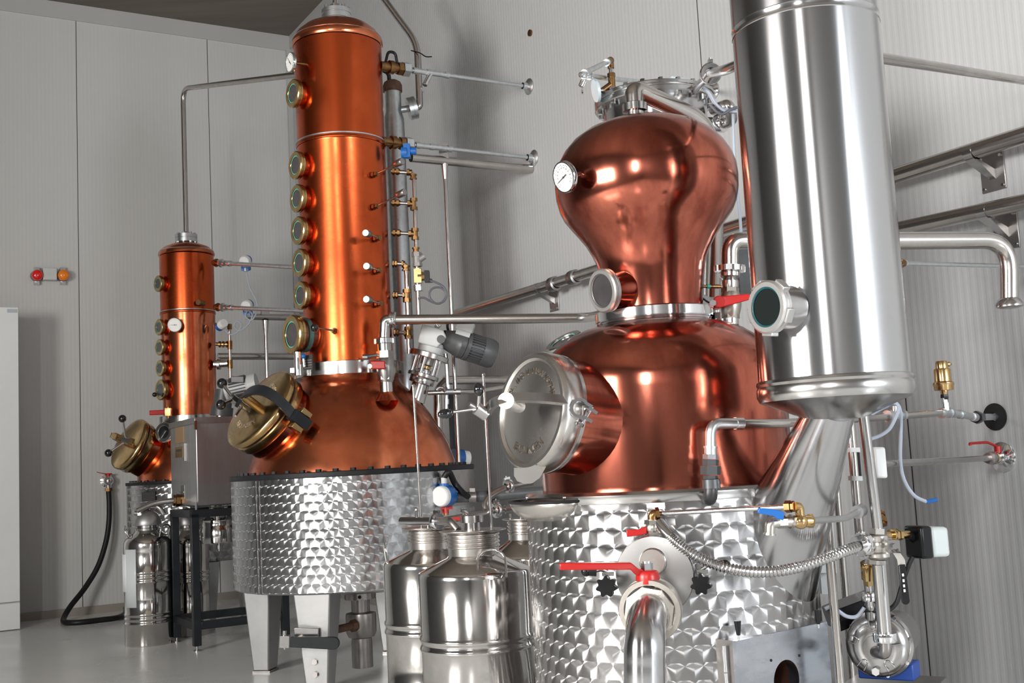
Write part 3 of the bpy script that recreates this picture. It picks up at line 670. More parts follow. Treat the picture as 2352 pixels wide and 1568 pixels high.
# discharge door on the jacket
dc = at(1503, 1322, BY - r2 - .07); dn = (facing(dc, -.2, .0, .985)); dn = V((dn.x, dn.y, .0)).normalized()
sd = dn.cross(ZD) * -1; sd.normalize()
rd = pxr(91, dc)
dd = MB().lathe([(rd * .9, -.14), (rd * .9, -.03), (rd * .96, -.022), (rd * 1.0, -.018), (rd * 1.0, -.004), (rd * .98, 0), (rd * .88, .001), (rd * .5, .004), (0, .005)], dc, dn, 64).build('discharge_door', mat('door_steel', (.34, .335, .33), 1, .34, (.28, .275, .27), 6, 1, .05), B3)
MB().lathe([(0, .018), (.030, .018), (.033, .014), (.033, 0)], dc + ZD * .035, dn, 40).build('plug', STEEL_LID, dd)
def star(c, n, r, h, m, par):
    x, y, z = frame(n); poly = []
    for i in range(56):
        t = 2 * math.pi * i / 56; q = r * (.86 + .14 * math.cos(7 * t)); poly.append((q * math.cos(t), q * math.sin(t)))
    return MB().prism(poly, V(c) - z * h / 2, x, y, h).build('star_knob', m, par, 50, bevel=.003)
for px, py, s, lx in ((1394, 1346, -1, 1352), (1611, 1341, 1, 1660)):
    q = at(px, py, dc.y - .025); kn = star(q, dn, pxr(25, q), .026, BLACKP, dd)
    MB().cyl(q, q - dn * .05, .006, 12).box(q + ZD * .028 - dn * .02, V((.014, 0, 0)), V((0, .012, 0)), ZD * .005).build('clamp_screw', STEEL, dd)
    g0 = q + ZD * .033 - dn * .015; g1 = at(lx - s * 10, 1312 if s < 0 else 1296, dc.y - .02); g2 = at(lx - s * 10 + s * 16, 1312 if s < 0 else 1296, dc.y - .02)
    MB().tube([g0, g0 + (g1 - g0) * .4 + ZD * .006, g1], .005, 10, .01).build('lever_rod', STEEL, dd)
    MB().tube([g1 - (g2 - g1).normalized() * .008, g2], lambda t: .010 + .004 * math.sin(math.pi * min(1, t + .2)), 14).sphere(g2, .0125, 14).build('lever_grip', BLACKP, dd)
# fire box door at lower right
f0 = at(1690, 1472, 2.828); BD = V((math.sin(R_(51)), math.cos(R_(51)), 0))
A0 = f0
nrm = ZD.cross(ray(1900, 1434)); wF = (cE - A0).dot(nrm) / BD.dot(nrm)
fz0, fz1 = .30, A0.z; inn = ZD.cross(BD)
cn = A0 + BD * wF / 2; cn.z = (fz0 + fz1) / 2; hz = (fz1 - fz0) / 2
fb = thing('fire_box_door', 'square steel burner door with a round dark opening, below the sloping steel duct', 'burner door', (A0 + BD * wF / 2 + inn * .05).to_2d().to_3d() + ZD * fz0)
hc = None
dq = ray(1807, 1562); tt = (A0 - cE).dot(inn) / dq.dot(inn); hc = cE + dq * tt; rh = pxr(46, hc)
# front plate with hole
k = MB(); N = 48; outer = []; inner = []
for i in range(N):
    t = 2 * math.pi * i / N + math.pi / 4; cx_, cz_ = math.cos(t), math.sin(t)
    s = 1 / max(abs(cx_), abs(cz_)); outer.append(cn + BD * (wF / 2) * cx_ * s + ZD * hz * cz_ * s); inner.append(hc + BD * rh * cx_ + ZD * rh * cz_)
for a, b, th in ((outer, inner, 0),):
    vs = a + b + [q + inn * .012 for q in a] + [q + inn * .03 for q in b]; fs = []
    for i in range(N):
        j = (i + 1) % N; fs += [[i, j, N + j, N + i], [2 * N + j, 2 * N + i, 3 * N + i, 3 * N + j], [j, i, 2 * N + i, 2 * N + j], [N + i, N + j, 3 * N + j, 3 * N + i]]
    k.add(vs, fs)
SCUFF = mat('scuffed_steel', (.42, .47, .54), 1, .24, (.56, .58, .62), 6, 1, .12, stretch=(1, 1, 2.5))
k.build('front_plate', SCUFF, fb, 30)
k = MB(); dp = .10
for (c, X, Z) in ((cn + BD * (wF / 2 - .004) + inn * dp / 2, BD * .004, ZD * hz), (cn - BD * (wF / 2 - .004) + inn * dp / 2, BD * .004, ZD * hz)): k.box(c + inn * .012, X, inn * dp / 2, Z)
for s in (-1, 1): k.box(cn + ZD * s * (hz - .004) + inn * (dp / 2 + .012), BD * (wF / 2 - .008), inn * dp / 2, ZD * .004)
k.build('box', STEEL_DULL, fb)
MB().lathe([(0, .085), (rh * 1.3, .085)], hc, inn, 40).build('dark_interior', DARK, fb)
MB().lathe([(rh, 0), (rh, .05)], hc + inn * .03, inn, 40).build('opening_tube', mat('sooty_tube', (.10, .04, .025), .6, .6), fb)
k = MB().cyl(A0 - BD * .010 - ZD * .012 + inn * .03, A0 - BD * .010 - ZD * .075 + inn * .03, .0055, 12).cyl(A0 - BD * .010 - ZD * .078 + inn * .03, A0 - BD * .010 - ZD * .14 + inn * .03, .0055, 12); k.build('hinge', CHROME, fb)
for px, py in ((1771, 1516), (1836, 1505)):
    dq = ray(px, py); q = cE + dq * ((A0 - cE).dot(inn) / dq.dot(inn)); MB().cyl(q - inn * .0015, q + inn * .004, .0035, 10).build('hole', DARK, fb)
for px, py in ((1697, 1470), (1880, 1436)):
    q = at(px, py, A0.y + .02 + (px - 1690) * .0006); q.z = fz1
    kn = MB().cyl(q, q + ZD * .012, .003, 10).build('knob_stem', CHROME, fb)
    MB().lathe([(0, .01), (.005, .01), (.009, .045), (0, .046)], q, ZD, 16).build('knob', BLACKP, fb)
# ------------------------------------------------------------------ steel column in front
KX, KY = axis_at(1917, 893, 2.70)
K = thing('steel_condenser', 'tall shiny stainless steel column with one round sight glass, rising out of the picture', 'column', (KX, KY, 0))
kz = lambda row: zrow(KX, KY, row)
zb = kz(880); rk = pxr(170, (KX, KY, zb)); zl = kz(70)
MB().lathe([(rk, zb), (rk, zl - .006)], (KX, KY, 0), n=112).build('shell', STEEL_COL, K, 60)
MB().lathe([(rk * .99, zl - .012), (rk * 1.008, zl - .008), (rk * .997, zl - .003), (rk * .997, zl + .006), (rk * 1.008, zl + .011), (rk * .99, zl + .016)], (KX, KY, 0), n=112).build('bead', STEEL_COL, K)
MB().lathe([(rk, zl + .012), (rk, 3.6), (rk * .95, 3.65), (rk * .4, 3.72), (0, 3.73)], (KX, KY, 0), n=112).build('upper_shell', STEEL_COL, K, 60)
z1 = kz(905); r1 = rk * 1.035
MB().lathe([(rk, zb + .012), (r1 * .99, zb + .010), (r1, zb + .004), (r1 * .985, zb - .002), (r1, zb - .008), (r1, z1), (r1 * .97, z1 - .012), (rk * .35, kz(962)), (0, kz(965))], (KX, KY, 0), n=96).build('bottom_cone', STEEL, K)
pg = at(1758, 705, KY - .16); ng = facing(pg, -1, .0, .70); ng.z = 0
sight_glass(K, pg, ng, pxr(62, pg), .03, rim=SATINDOOR, neck=STEEL, glass=GLASSB, notch=0, edge=mat('teal_edge', (.015, .075, .09), 0, .1), g=.74)
x, y, z = frame(ng); rg = pxr(62, pg)
for i in range(5):
    t = 2 * math.pi * i / 5 + .5; d = x * math.cos(t) + y * math.sin(t); e = z.cross(d); MB().box(pg + d * rg * 1.0 - ng.normalized() * .016, d * .005, e * .017, ng.normalized() * .010)  .build('ring_lug', SATINDOOR, K, bevel=.002)
c1 = at(1908, 945, KY); c2 = at(1752, 1330, BY - r2 * .36)
ax = (c2 - c1); 
MB().cyl(c1 - ax * .03, c2 + ax * .06, pxr(52, c1), 64, pxr(116, c2) * 1.10).build('sloping_duct', STEEL_COL, K, 50)
# ------------------------------------------------------------------ small still
SX, SY = axis_at(440, 1103, 9.25)
S = thing('small_copper_still', 'smallest copper still, slim column with brass sight glasses, behind the brushed steel box', 'still', (SX, SY, 0))
sz = lambda row: zrow(SX, SY, row)
J = prof(SX, SY, [(1108, 142), (1284, 142)]); rj2 = J[0][0]; za, zb2 = J[0][1], J[1][1]
SW_S = swirl('pearl_jacket_small', rj2, .055, (.52, .52, .52), .24, 1.0)
MB().lathe([(0, zb2 - .03), (rj2 * .97, zb2), (rj2, zb2 + .006), (rj2, za)], (SX, SY, 0), n=80).build('jacket', SW_S, S)
fl = MB().lathe([(rj2 * .7, za), (rj2 * 1.01, za), (rj2 * 1.015, za + .004), (rj2 * 1.015, za + .024), (rj2 * .7, za + .026)], (SX, SY, 0), n=80).build('flange', FLANGE, S)
bolts(fl, SX, SY, za + .026, rj2 * .93, 36, .015, FLANGE, .012)
MB().lathe(prof(SX, SY, [(1102, 119), (1085, 118), (1062, 112), (1035, 98), (1008, 80), (985, 66), (972, 62)]), (SX, SY, 0), n=64).build('pot_dome', COPPER_POT, S)
z0 = sz(966); rc = pxr(68, (SX, SY, z0)); MB().ring((SX, SY, 0), ZD, rc * .8, rc, z0 - .02, z0 + .04, 56, .003).build('collar_ring', STEEL, S)
MB().lathe(prof(SX, SY, [(966, 59), (722, 61), (721, 61)]), (SX, SY, 0), n=64).build('lower_column', COPPER_POT, S)
zs = sz(719); rs = pxr(61, (SX, SY, zs))
MB().lathe([(rs * .98, zs - .022), (rs * 1.02, zs - .014), (rs * 1.02, zs - .004), (rs * .98, zs)], (SX, SY, 0), n=64).build('seam_bead', COPPER, S)
MB().lathe([(rs * .99, zs), (rs * 1.02, zs + .003), (rs * 1.02, zs + .009), (rs * .99, zs + .012)], (SX, SY, 0), n=64).build('seam_ring', GALV, S)
MB().lathe(prof(SX, SY, [(718, 60.5), (590, 60.5)]), (SX, SY, 0), n=64).build('upper_column', COPPER, S)
zh = sz(586); rh2 = pxr(61, (SX, SY, zh))
MB().lathe([(rh2 * .97, zh - .012), (rh2 * 1.03, zh - .004), (rh2 * 1.03, zh + .012), (rh2 * .98, zh + .03), (rh2 * .85, zh + .06), (rh2 * .55, zh + .088), (rh2 * .18, zh + .10), (rh2 * .16, zh + .14)], (SX, SY, 0), n=64).build('column_head', COPPER_POT, S)
MB().lathe([(rh2 * .985, zh + .022), (rh2 * 1.005, zh + .027), (rh2 * .97, zh + .034)], (SX, SY, 0), n=64).build('head_solder_line', GALV, S)
zf = sz(557); f1 = pxr(25, (SX, SY, zf))
fg = MB().lathe([(0, zf), (f1, zf), (f1, zf + .028), (f1 * .96, zf + .03), (f1 * .96, zf + .036), (f1, zf + .038), (f1, zf + .066), (f1 * .4, zf + .07), (f1 * .3, zf + .09)], (SX, SY, 0), n=32).build('top_flange', GALV, S)
bolts(fg, SX, SY, zf - .012, f1 * .8, 8, .012, STEEL, .012); bolts(fg, SX, SY, zf + .066, f1 * .8, 8, .012, STEEL, .012)
pu = at(430, 203, SY); pu = V((SX, SY, pu.z)); pv = at(680, 172, 7.6); pw = at(770, 160, 7.4)
MB().tube([(SX, SY, zf + .05), pu, pv, pw], pxr(5.8, pu), 18, .13).build('vapour_pipe', PIPE, S)
nS2 = facing(at(365, 800, 9.1), -1, 0, .47); nS2.z = 0; nS2.normalize()
for row, hh in ((651, 19), (751, 19), (797, 19), (845, 19), (895, 24)):
    c = V((SX, SY, 0)) + nS2 * (pxr(60, (SX, SY, sz(row))) + .05); c.z = zrow(c.x, c.y, row); sight_glass(S, c, nS2, pxr(hh, c), .05)
pg = at(401, 746, SY - .30); ng = facing(pg, -.6, .1, .96); dial(S, pg, ng, pxr(16.5, pg), ZD, .12, needle=R_(178), big=False)
p = at(455, 694, SY - .22); MB().cyl(p, p + V((.02, .09, 0)), .022, 16).build('side_plug', BRASS_FIT, S)
p = at(355, 906, SY - .2); q = at(372, 904, SY - .15); k = MB().tube([p, q], .005, 8).build('tap_rod', STEEL, S); MB().sphere(p, pxr(5.5, p), 18).build('ball_knob', BALL, k)
p = at(387, 946, SY - .3); q = at(346, 948, SY - .34); k = MB().box(p, cR * .022, V((0, .02, 0)), ZD * .03).cyl(p - ZD * .05, p + ZD * .04, .014, 12).build('drain_cock', BRASS_FIT, S)
MB().box((p + q) / 2 - cR * .01, (q - p) * .5, V((0, .008, 0)), ZD * .019).build('handle', RED, k, bevel=.006)
pg = at(375, 992, SY - .36); ng = facing(pg, -.8, -.2, .78); sight_glass(S, pg, ng, pxr(24, pg), .06, rim=CHROME, glass=GLASSB, edge=STEEL_DULL, neck=COPPER_POT)
mc = at(297, 1019, 8.98); mn = facing(mc, -.857, -.516, .38); mr = pxr(63, mc)
mw = hull_tube(S, 'manway', mc - mn * .09, mn, mr * .90, mr * 1.02, .26, COPPER_POT)
MB().lathe([(mr * .86, -.10), (mr * .95, -.095), (mr * .97, -.085), (mr * .97, -.035), (mr * .6, -.035)], mc, mn, 48).build('rim', BRASS, mw)
MB().ring(mc, mn, mr * .5, mr * .96, -.036, -.024, 48).build('seal', RUBBER, mw)
MB().lathe([(mr * .6, -.024), (mr * .98, -.024), (mr, -.018), (mr, .004), (mr * .97, .014), (mr * .90, .020), (mr * .5, .028), (0, .03)], mc, mn, 56).build('lid', BRASS, mw)
h0 = at(291, 1012, 8.86); A_ = at(332, 1022, 8.86); B_ = at(268, 1004, 8.80); mid = mc + mn * .14; pts = []
for i in range(13):
    t = i / 12; ctl = mid * 2 - (A_ + B_) / 2; pts.append(A_ * (1 - t) ** 2 + ctl * 2 * t * (1 - t) + B_ * t * t)
br = MB().strip(pts, mn.cross(B_ - A_).normalized() * .022, .014).build('clamp_bar', BRASS, mw)
MB().cyl(mc + mn * .02, mc + mn * .14, .03, 18).build('boss', BRASS, br)
MB().cyl(at(284, 1010, 8.8), at(298, 1014, 8.78), .028, 18).build('clamp_nut', STEEL_DULL, br)
for px, py in ((281, 961), (249, 1040)):
    q = at(px, py, 8.72); MB().tube([at(290, 1012, 8.8), q], .0095, 12).build('handle', CHROME, br); MB().sphere(q, pxr(9, q), 22).build('ball_knob', BALL, br)
for i in range(4):
    a = .5 + i * math.pi / 2; d = V((math.cos(a), math.sin(a), 0)); e = ZD.cross(d); c = V((SX, SY, 0)) + d * rj2 * .85
    MB().hexa([c - e * .05 - d * .04, c + e * .05 - d * .04, c + e * .05 + d * .04, c - e * .05 + d * .04], [c - e * .09 - d * .07 + ZD * zb2, c + e * .09 - d * .07 + ZD * zb2, c + e * .09 + d * .07 + ZD * zb2, c - e * .09 + d * .07 + ZD * zb2]).build('leg', SATIN, S)
p = at(341, 1140, SY - .47); n = V((p.x - SX, p.y - SY, 0)).normalized(); q = V((SX, SY, p.z)) + n * (rj2 + .006); e = ZD.cross(n)
k = MB().box(q, e * .065, ZD * .035, n * .003).build('name_plate', INK, S)
kk = MB()
for i in range(5): kk.box(q + n * .0035 + ZD * (.024 - .012 * i), e * .05, ZD * .002, n * .0005)
kk.build('plate_lines', STEEL_DULL, k)
# manifold and sensors on its right side
mY = SY - .05
k = MB().tube([at(527, 748, mY), at(530, 905, mY)], pxr(3.6, at(527, 800, mY)), 12).build('brass_manifold', PIPE, S)
kk = MB()
for row, px in ((790, 499), (763, 515)):
    pass
kk.tube([at(496, 790, mY), at(528, 791, mY)], .015, 12)
for a in (505, 513, 521): kk.cyl(at(a - 2, 790.5, mY), at(a + 2, 790.5, mY), .026, 14)
kk.build('tap_branch', BRASS_FIT, k)
for r0_, r1_ in ((744, 756), (782, 802), (826, 846), (872, 896)):
    MB().cyl(at(527 + (r0_ - 744) * .02, r0_, mY), at(527 + (r1_ - 744) * .02, r1_, mY), pxr(5.5, at(527, 800, mY)), 14).build('tee', BRASS_FIT, k)
MB().cyl(at(492, 836, mY), at(524, 834, mY), pxr(9, at(505, 835, mY)), 24).cyl(at(500, 836, mY), at(506, 836, mY), pxr(13, at(505, 835, mY)), 24).build('sensor_body', CHROME, S)
def transmitter(name, label, px, py, Y, x0, x1, yend, Y1):
    """white-capped blue pressure transmitter sitting on a galvanised cooling pipe from x0 to x1"""
    a, b = at(x0, py - 1, Y), at(x1, yend, Y1)
    t = thing(name, label, 'pipe', a)
    MB().tube([a + (b - a) * .12, b], pxr(4.6, a), 14).build('pipe', GALV, t)
    d = (b - a).normalized(); f = MB()
    f.cyl(a, a + d * .10, .026, 16).cyl(a + d * .02, a + d * .05, .034, 6)
    f.build('brass_union', BRASS_FIT, t)
    MB().nut(a + d * .10, a + d * .13, .034).cyl(a + d * .16, a + d * .19, .024, 14).cyl(a + d * .24, a + d * .27, .024, 14).build('collar', GALV, t)
    c = at(px, py - 3, Y - .05); n = facing(c, -.2, .1, .93); r = pxr(13, c)
    tr = MB().lathe([(0, 0), (r * .85, 0), (r, -.01), (r, -.05), (0, -.06)], c, n, 32).build('transmitter', WHITEP, t)
    MB().cyl(c - n * .05 , c - n * .085, r * .9, 24).box(c - n * .05 - ZD * r * 1.1, cR * .03, n * .03, ZD * .03).build('blue_body', BLUE, tr)
    MB().cyl(c - n * .04 - ZD * r * 1.3, c - n * .04 - ZD * r * 1.9, .02, 14).build('cable_gland', WHITEP, tr)
    return t
transmitter('cooling_water_pipe', 'upper galvanised pipe with a white and blue transmitter leaving the slim copper column', 560, 604, 9.1, 492, 760, 618, 7.9)
transmitter('cooling_water_pipe', 'lower galvanised pipe with a white and blue transmitter leaving the slim copper column', 564, 706, 9.1, 496, 760, 716, 7.9)
c = at(515, 741, SY - .2); n = facing(c, .5, -.4, .8); r = pxr(11, c)
tr = MB().lathe([(0, 0), (r * .85, 0), (r, -.01), (r, -.05), (0, -.06)], c, n, 28).build('angled_sensor', WHITEP, S)
MB().cyl(c - n * .05, c - n * .09, r * .95, 24).build('blue_body', BLUE, tr); MB().cyl(c - n * .08, at(494, 744, SY - .1), .014, 12).build('stem', STEEL, tr)
cb = [at(*q, SY - .2) for q in ((567, 628), (572, 660), (590, 690), (592, 715), (578, 738), (562, 728), (568, 710), (582, 722), (570, 748), (548, 762), (536, 748), (545, 735), (557, 745), (545, 765), (528, 770), (517, 757))]
tag(MB().tube(cb, .006, 8, .05).build('sensor_cable', GREYCBL), 'thin grey cable looping beside the slim copper column', 'cable')
# tubes behind, into the corner
def run(name, label, cat, pts, r, m, n=18, fil=.08, group=None):
    return tag(MB().tube(pts, r, n, fil).build(name, m), label, cat, group)
a = at(500, 818, 9.7); b_ = a + QD * (Q_RIGHT - .0 - a.dot(QD))
run('steel_tube', 'thick steel tube running level behind the tall column, lower of the two', 'pipe', [a, b_ - QD * .005], pxr(8, a), PIPE)
a = at(567, 727, 9.7); b_ = a + QD * (Q_RIGHT - a.dot(QD)); sp = thing('propped_tube', 'steel tube on a thin forked post between the two copper columns', 'pipe', (a.x, a.y, 0))
MB().tube([a, b_ - QD * .005], pxr(7.5, a), 18).build('tube', PIPE, sp)
c = at(632, 727, 9.55); c = a + QD * ((c - a).dot(QD)); MB().tube([c - ZD * .04, V((c.x, c.y, 0))], .017, 14).lathe([(.03, -.03), (.017, -.16)], c, ZD, 14).build('post', STEEL, sp)
MB().box(c + ZD * .04, QD * .035, PD * .02, ZD * .045).build('pipe_saddle', STEEL_DULL, sp)
# second agitator drive, mostly hidden behind the brass manway of the tall still
ag = thing('agitator_drive', 'small grey motor behind the black ball handles of the brass manway', 'motor', at(545, 930, 8.6))
c0, c1 = at(520, 898, 8.6), at(580, 884, 8.6); d = (c1 - c0).normalized()
MB().lathe([(0, 0), (.09, 0), (.09, .02), (.075, .03), (.075, .17), (.085, .175), (.085, .24), (0, .24)], c0, d, 28).build('motor_body', GREYP, ag)
k = MB(); x, y, z = frame(d)
for i in range(22):
    t = 2 * math.pi * i / 22; q = x * math.cos(t) + y * math.sin(t); k.box(c0 + d * .10 + q * .083, q * .010, z.cross(q) * .003, d * .06)
k.build('cooling_fins', GREYD, ag)
MB().box(at(548, 872, 8.55), cR * .05, V((0, .04, 0)), ZD * .025).build('terminal_box', GREYD, ag, bevel=.005)
MB().cyl(at(510, 935, 8.6), at(515, 895, 8.6), .07, 24).cyl(at(508, 955, 8.6), at(510, 935, 8.6), .085, 24).build('gearbox', GREYD, ag)
MB().cyl(at(505, 980, 8.6), at(508, 955, 8.6), .05, 20).build('mounting_neck', STEEL, ag)
# ------------------------------------------------------------------ black stand with the brushed steel box
A = FLR(453, 1495); dP = .56
nrm = ZD.cross(ray(656, 1460)); wQ = (cE - A).dot(nrm) / QD.dot(nrm)
ztop = zrow(A.x, A.y, 1180); ctr = A + QD * wQ / 2 + PD * dP / 2
ST = thing('black_stand', 'black square-tube steel stand holding the brushed steel box', 'stand', ctr)
hw = .026
corners = {'a': A, 'b': A + PD * dP, 'c': A + QD * wQ, 'd': A + QD * wQ + PD * dP}
for k_, c in corners.items():
    lg = MB().box(V((c.x, c.y, (ztop + .035) / 2)), QD * hw, PD * hw, ZD * (ztop - .035) / 2).build('leg', BLACKM, ST, bevel=.003)
    MB().cyl((c.x, c.y, .008), (c.x, c.y, .04), .009, 10).cyl((c.x, c.y, 0), (c.x, c.y, .008), .025, 16).build('levelling_foot', STEEL_DULL, lg)
zl_ = zrow(A.x, A.y, 1437)
for a, b_ in (('a', 'b'), ('a', 'c'), ('b', 'd'), ('c', 'd')):
    p, q = corners[a], corners[b_]; d = (q - p).normalized(); s = ZD.cross(d)
    for z, hh in ((ztop + .0, .026), (zl_, .026)):
        m_ = (p + q) / 2; m_.z = z; MB().box(m_, (q - p) / 2 + (d * hw if z == ztop else -d * hw), s * hw, ZD * hh).build('rail', BLACKM, ST, bevel=.003)
BO = A + QD * .03 + PD * .03
zb0, zb1 = zrow(BO.x, BO.y, 1163), zrow(BO.x, BO.y, 962)
nrm = ZD.cross(ray(391, 1000)); bp_ = (cE - BO).dot(nrm) / PD.dot(nrm); bq_ = wQ * .86
PB = thing('spirit_box', 'tall brushed steel box with brown label and a bent outlet spout, on the black stand', 'box', (BO + QD * bq_ / 2 + PD * bp_ / 2).to_2d().to_3d() + ZD * zb0)
BRUSH = mat('brushed_box', (.50, .50, .51), 1, .36, (.40, .39, .39), 2.5, 1, .05, stretch=(6, 6, .5))
cc = BO + QD * bq_ / 2 + PD * bp_ / 2; cc.z = (zb0 + zb1) / 2
MB().box(cc, QD * bq_ / 2, PD * bp_ / 2, ZD * (zb1 - zb0) / 2).build('body', BRUSH, PB, bevel=.008)
MB().box(V((cc.x, cc.y, zb1 - .01)), QD * (bq_ / 2 + .008), PD * (bp_ / 2 + .008), ZD * .022).build('lid', STEEL_DULL, PB, bevel=.003)
def onleft(px, py, o=0.0):
    d = ray(px, py); pl = BO - QD * o; return cE + d * ((pl - cE).dot(QD) / d.dot(QD))
def patch(c, w, h, t, m, name, par): return MB().box(c, PD * w, QD * t, ZD * h).build(name, m, par)
wl_ = abs((onleft(403, 1000) - onleft(421, 1000)).dot(PD)) / 2
c = onleft(412, 997, .003); patch(c, wl_, pxr(20, c), .003, TAGM, 'brown_label', PB)
c = onleft(412, 1038, .006); fr = patch(c, wl_ * .85, pxr(12, c), .006, BRASS, 'gauge_frame', PB); patch(c - QD * .007 + ZD * .012, wl_ * .6, .008, .001, INK, 'gauge_window', fr)
c = onleft(424, 1038, .008); patch(c, .012, pxr(20, c), .008, STEEL, 'slide_rail', PB)
c = onleft(420, 1130, .003); patch(c, .05, .05, .002, STEEL, 'access_flap', PB); MB().tube([c - QD * .01 + PD * .06, c - QD * .03 + PD * .03, c - QD * .01], .004, 8, .02).build('flap_latch', CHROME, PB)
p = at(449, 976, BO.y - .02); MB().box(p, QD * .008, PD * .012, ZD * .03).build('lid_latch', CHROME, PB)
q0 = onleft(414, 1149); sp_ = MB().tube([q0, at(398, 1149, q0.y - .02), at(355, 1154, q0.y - .05), at(314, 1173, q0.y - .10)], pxr(6.2, q0), 16, .09).build('spout', STEEL, PB)
dd_ = (at(398, 1149, q0.y - .02) - q0).normalized(); MB().nut(q0, q0 + dd_ * .03, .045).nut(q0 + dd_ * .035, q0 + dd_ * .05, .04).build('brass_nut', BRASS_FIT, sp_)
for c in (A + PD * .02 + QD * .02, A + PD * (bp_) + QD * .02, A + QD * bq_ + PD * .02):
    MB().cyl((c.x, c.y, ztop + .026), (c.x, c.y, zb0 + .03), .008, 10).build('support_bolt', CHROME, PB)
bk = at(503, 1219, A.y + .25); zk0, zk1 = zrow(bk.x, bk.y, 1245), zrow(bk.x, bk.y, 1193); rb_ = pxr(40, bk)
k = MB().lathe([(0, zk0), (rb_ * .98, zk0), (rb_, zk0 + .006), (rb_, zk1 - .05), (rb_ * .985, zk1 - .047), (rb_ * .985, zk1 - .006), (rb_, zk1), (rb_ * .9, zk1 + .004), (rb_ * .55, zk1 + .03)] + [(rb_ * (.5 + .04 * (i % 2)), zk1 + .03 + .008 * i) for i in range(10)] + [(0, zk1 + .12)], (bk.x, bk.y, 0), n=48).build('collecting_pot', STEEL_CAN, PB)
MB().cyl((bk.x, bk.y, zk0), (bk.x, bk.y, zk0 - .06), .022, 16).cyl((bk.x, bk.y, zk0 - .02), (bk.x, bk.y, zk0 - .045), .035, 16).build('pot_drain', STEEL, k)
# ------------------------------------------------------------------ milk cans
def can(name, label, px, Y, rows, group, n=64, m=STEEL_CAN):
    """rows: (row, half width) from the base upwards; first entry stands on the floor"""
    X, Y_ = axis_at(px, rows[len(rows) // 2][0], Y); t = thing(name, label, 'can', (X, Y_, 0), group); return t, X, Y_
def bands(p, r, zs, w=.006):
    out = []
    return out
def can_body(t, X, Y, r, zsh, bandz, m=STEEL_CAN, n=72):
    pr = [(0, .012), (r * .94, .012), (r * .985, .0), (r * 1.0, .012)]; e = .005
    for z in sorted(bandz): pr += [(r, z - .011), (r + e * .7, z - .006), (r + e, z), (r + e * .7, z + .006), (r, z + .011)]
    return pr
def front_can(label, px, Y, shw, top_row, sh_row, bands_, extra=None):
    X, Yc = axis_at(px, sh_row, Y); t = thing('milk_can', label, 'can', (X, Yc, 0), 'tall steel cans with threaded necks by the onion still')
    zsh = zrow(X, Yc, sh_row); zt = zrow(X, Yc, top_row); r = pxr(shw, (X, Yc, zsh)); rn = r * .455; zn = zt - .045
    pr = can_body(t, X, Yc, r, zsh, bands_)
    zneck0 = zsh + (zn - zsh) * .62
    pr += [(r * 1.005, zsh - .012), (r, zsh), (r * .975, zsh + .008), (rn * 1.06, zneck0 - .004), (rn, zneck0 + .002)]
    bd = MB().lathe(pr, (X, Yc, 0), n=80).build('body', STEEL_CAN, t)
    th = [(rn, zneck0), (rn, zneck0 + .02)]
    z = zneck0 + .024; e = .0035; k = 4; stp = (zt - .004 - z) / k
    for i in range(k): th += [(rn, z + stp * (i + .05)), (rn + e, z + stp * (i + .25)), (rn + e, z + stp * (i + .6)), (rn, z + stp * (i + .85))]
    th += [(rn, zt), (0, zt)]
    MB().lathe(th, (X, Yc, 0), n=64).build('threaded_neck', STEEL_LID, t)
    rl = r * .60
    MB().lathe([(rn * 1.02, zt - .005), (rl * .96, zt - .001), (rl, zt + .002), (rl, zt + .004), (rl * .9, zt + .005), (0, zt + .006)], (X, Yc, 0), n=64).build('lid', STEEL_LID, t)
    return t, X, Yc, r, zsh, zt, rn, rl
def loop(t, c, e, up, w, h, r=.004, name='handle', m=CHROME):
    pts = [c - e * w, c - e * w + up * (h * .55)] + [c - e * (w * math.cos(math.pi * i / 10)) + up * (h * .55 + h * .45 * math.sin(math.pi * i / 10)) for i in range(1, 10)] + [c + e * w + up * (h * .55), c + e * w]
    return MB().tube(pts, r, 10).build(name, m, t)
FC, fX, fY, fr_, fsh, fzt, frn, frl = front_can('nearest steel can with a wide flat lid and a wire handle on its shoulder', 1090, 3.70, 129, 1219, 1312, (.33, .365, .09, .125, .58, .61))
zA, zB = zrow(fX, fY, 1398 + 6), zrow(fX, fY, 1421 + 6)
p = at(1129, 1312, fY - fr_ * .92); e = cR.copy(); e.z = 0; e.normalize(); loop(FC, p - ZD * .02, e, (ZD * .9 + V((0, .45, 0))).normalized(), pxr(33, p), pxr(70, p), .0038)
C2, gX, gY, gr, gsh, gzt, grn, grl = front_can('steel can half hidden behind the nearest can, with pipe fittings across its lid', 993, 4.12, 112, 1212, 1290, (.33, .365, .09, .125, .58, .61))
p = at(889, 1290, gY - .05); loop(C2, p, V((.25, -1, 0)).normalized(), (ZD + V((-.1, 0, 0))).normalized(), pxr(12, p) * 1.2, pxr(42, p), .0038)
C3 = front_can('steel can in the gap between the two front cans and the onion still', 1212, 4.75, 92, 1191, 1275, (.33, .365, .09, .125))
for px in (1172, 1196): 
    p = at(px, 1190, C3[2] - .02); MB().cyl(p, p + ZD * .018, .004, 10).build('stud', CHROME, C3[0])
# coupling and rod in the nearest lid
q = at(1089, 1205, fY); q = V((fX - .001, fY, fzt + .004))
k = MB().lathe([(0, 0), (pxr(18, q), 0), (pxr(18, q), .022), (pxr(26, q), .024), (pxr(26, q), .046), (pxr(24, q), .048), (0, .048)], q, ZD, 40).build('lid_coupling', STEEL, FC)
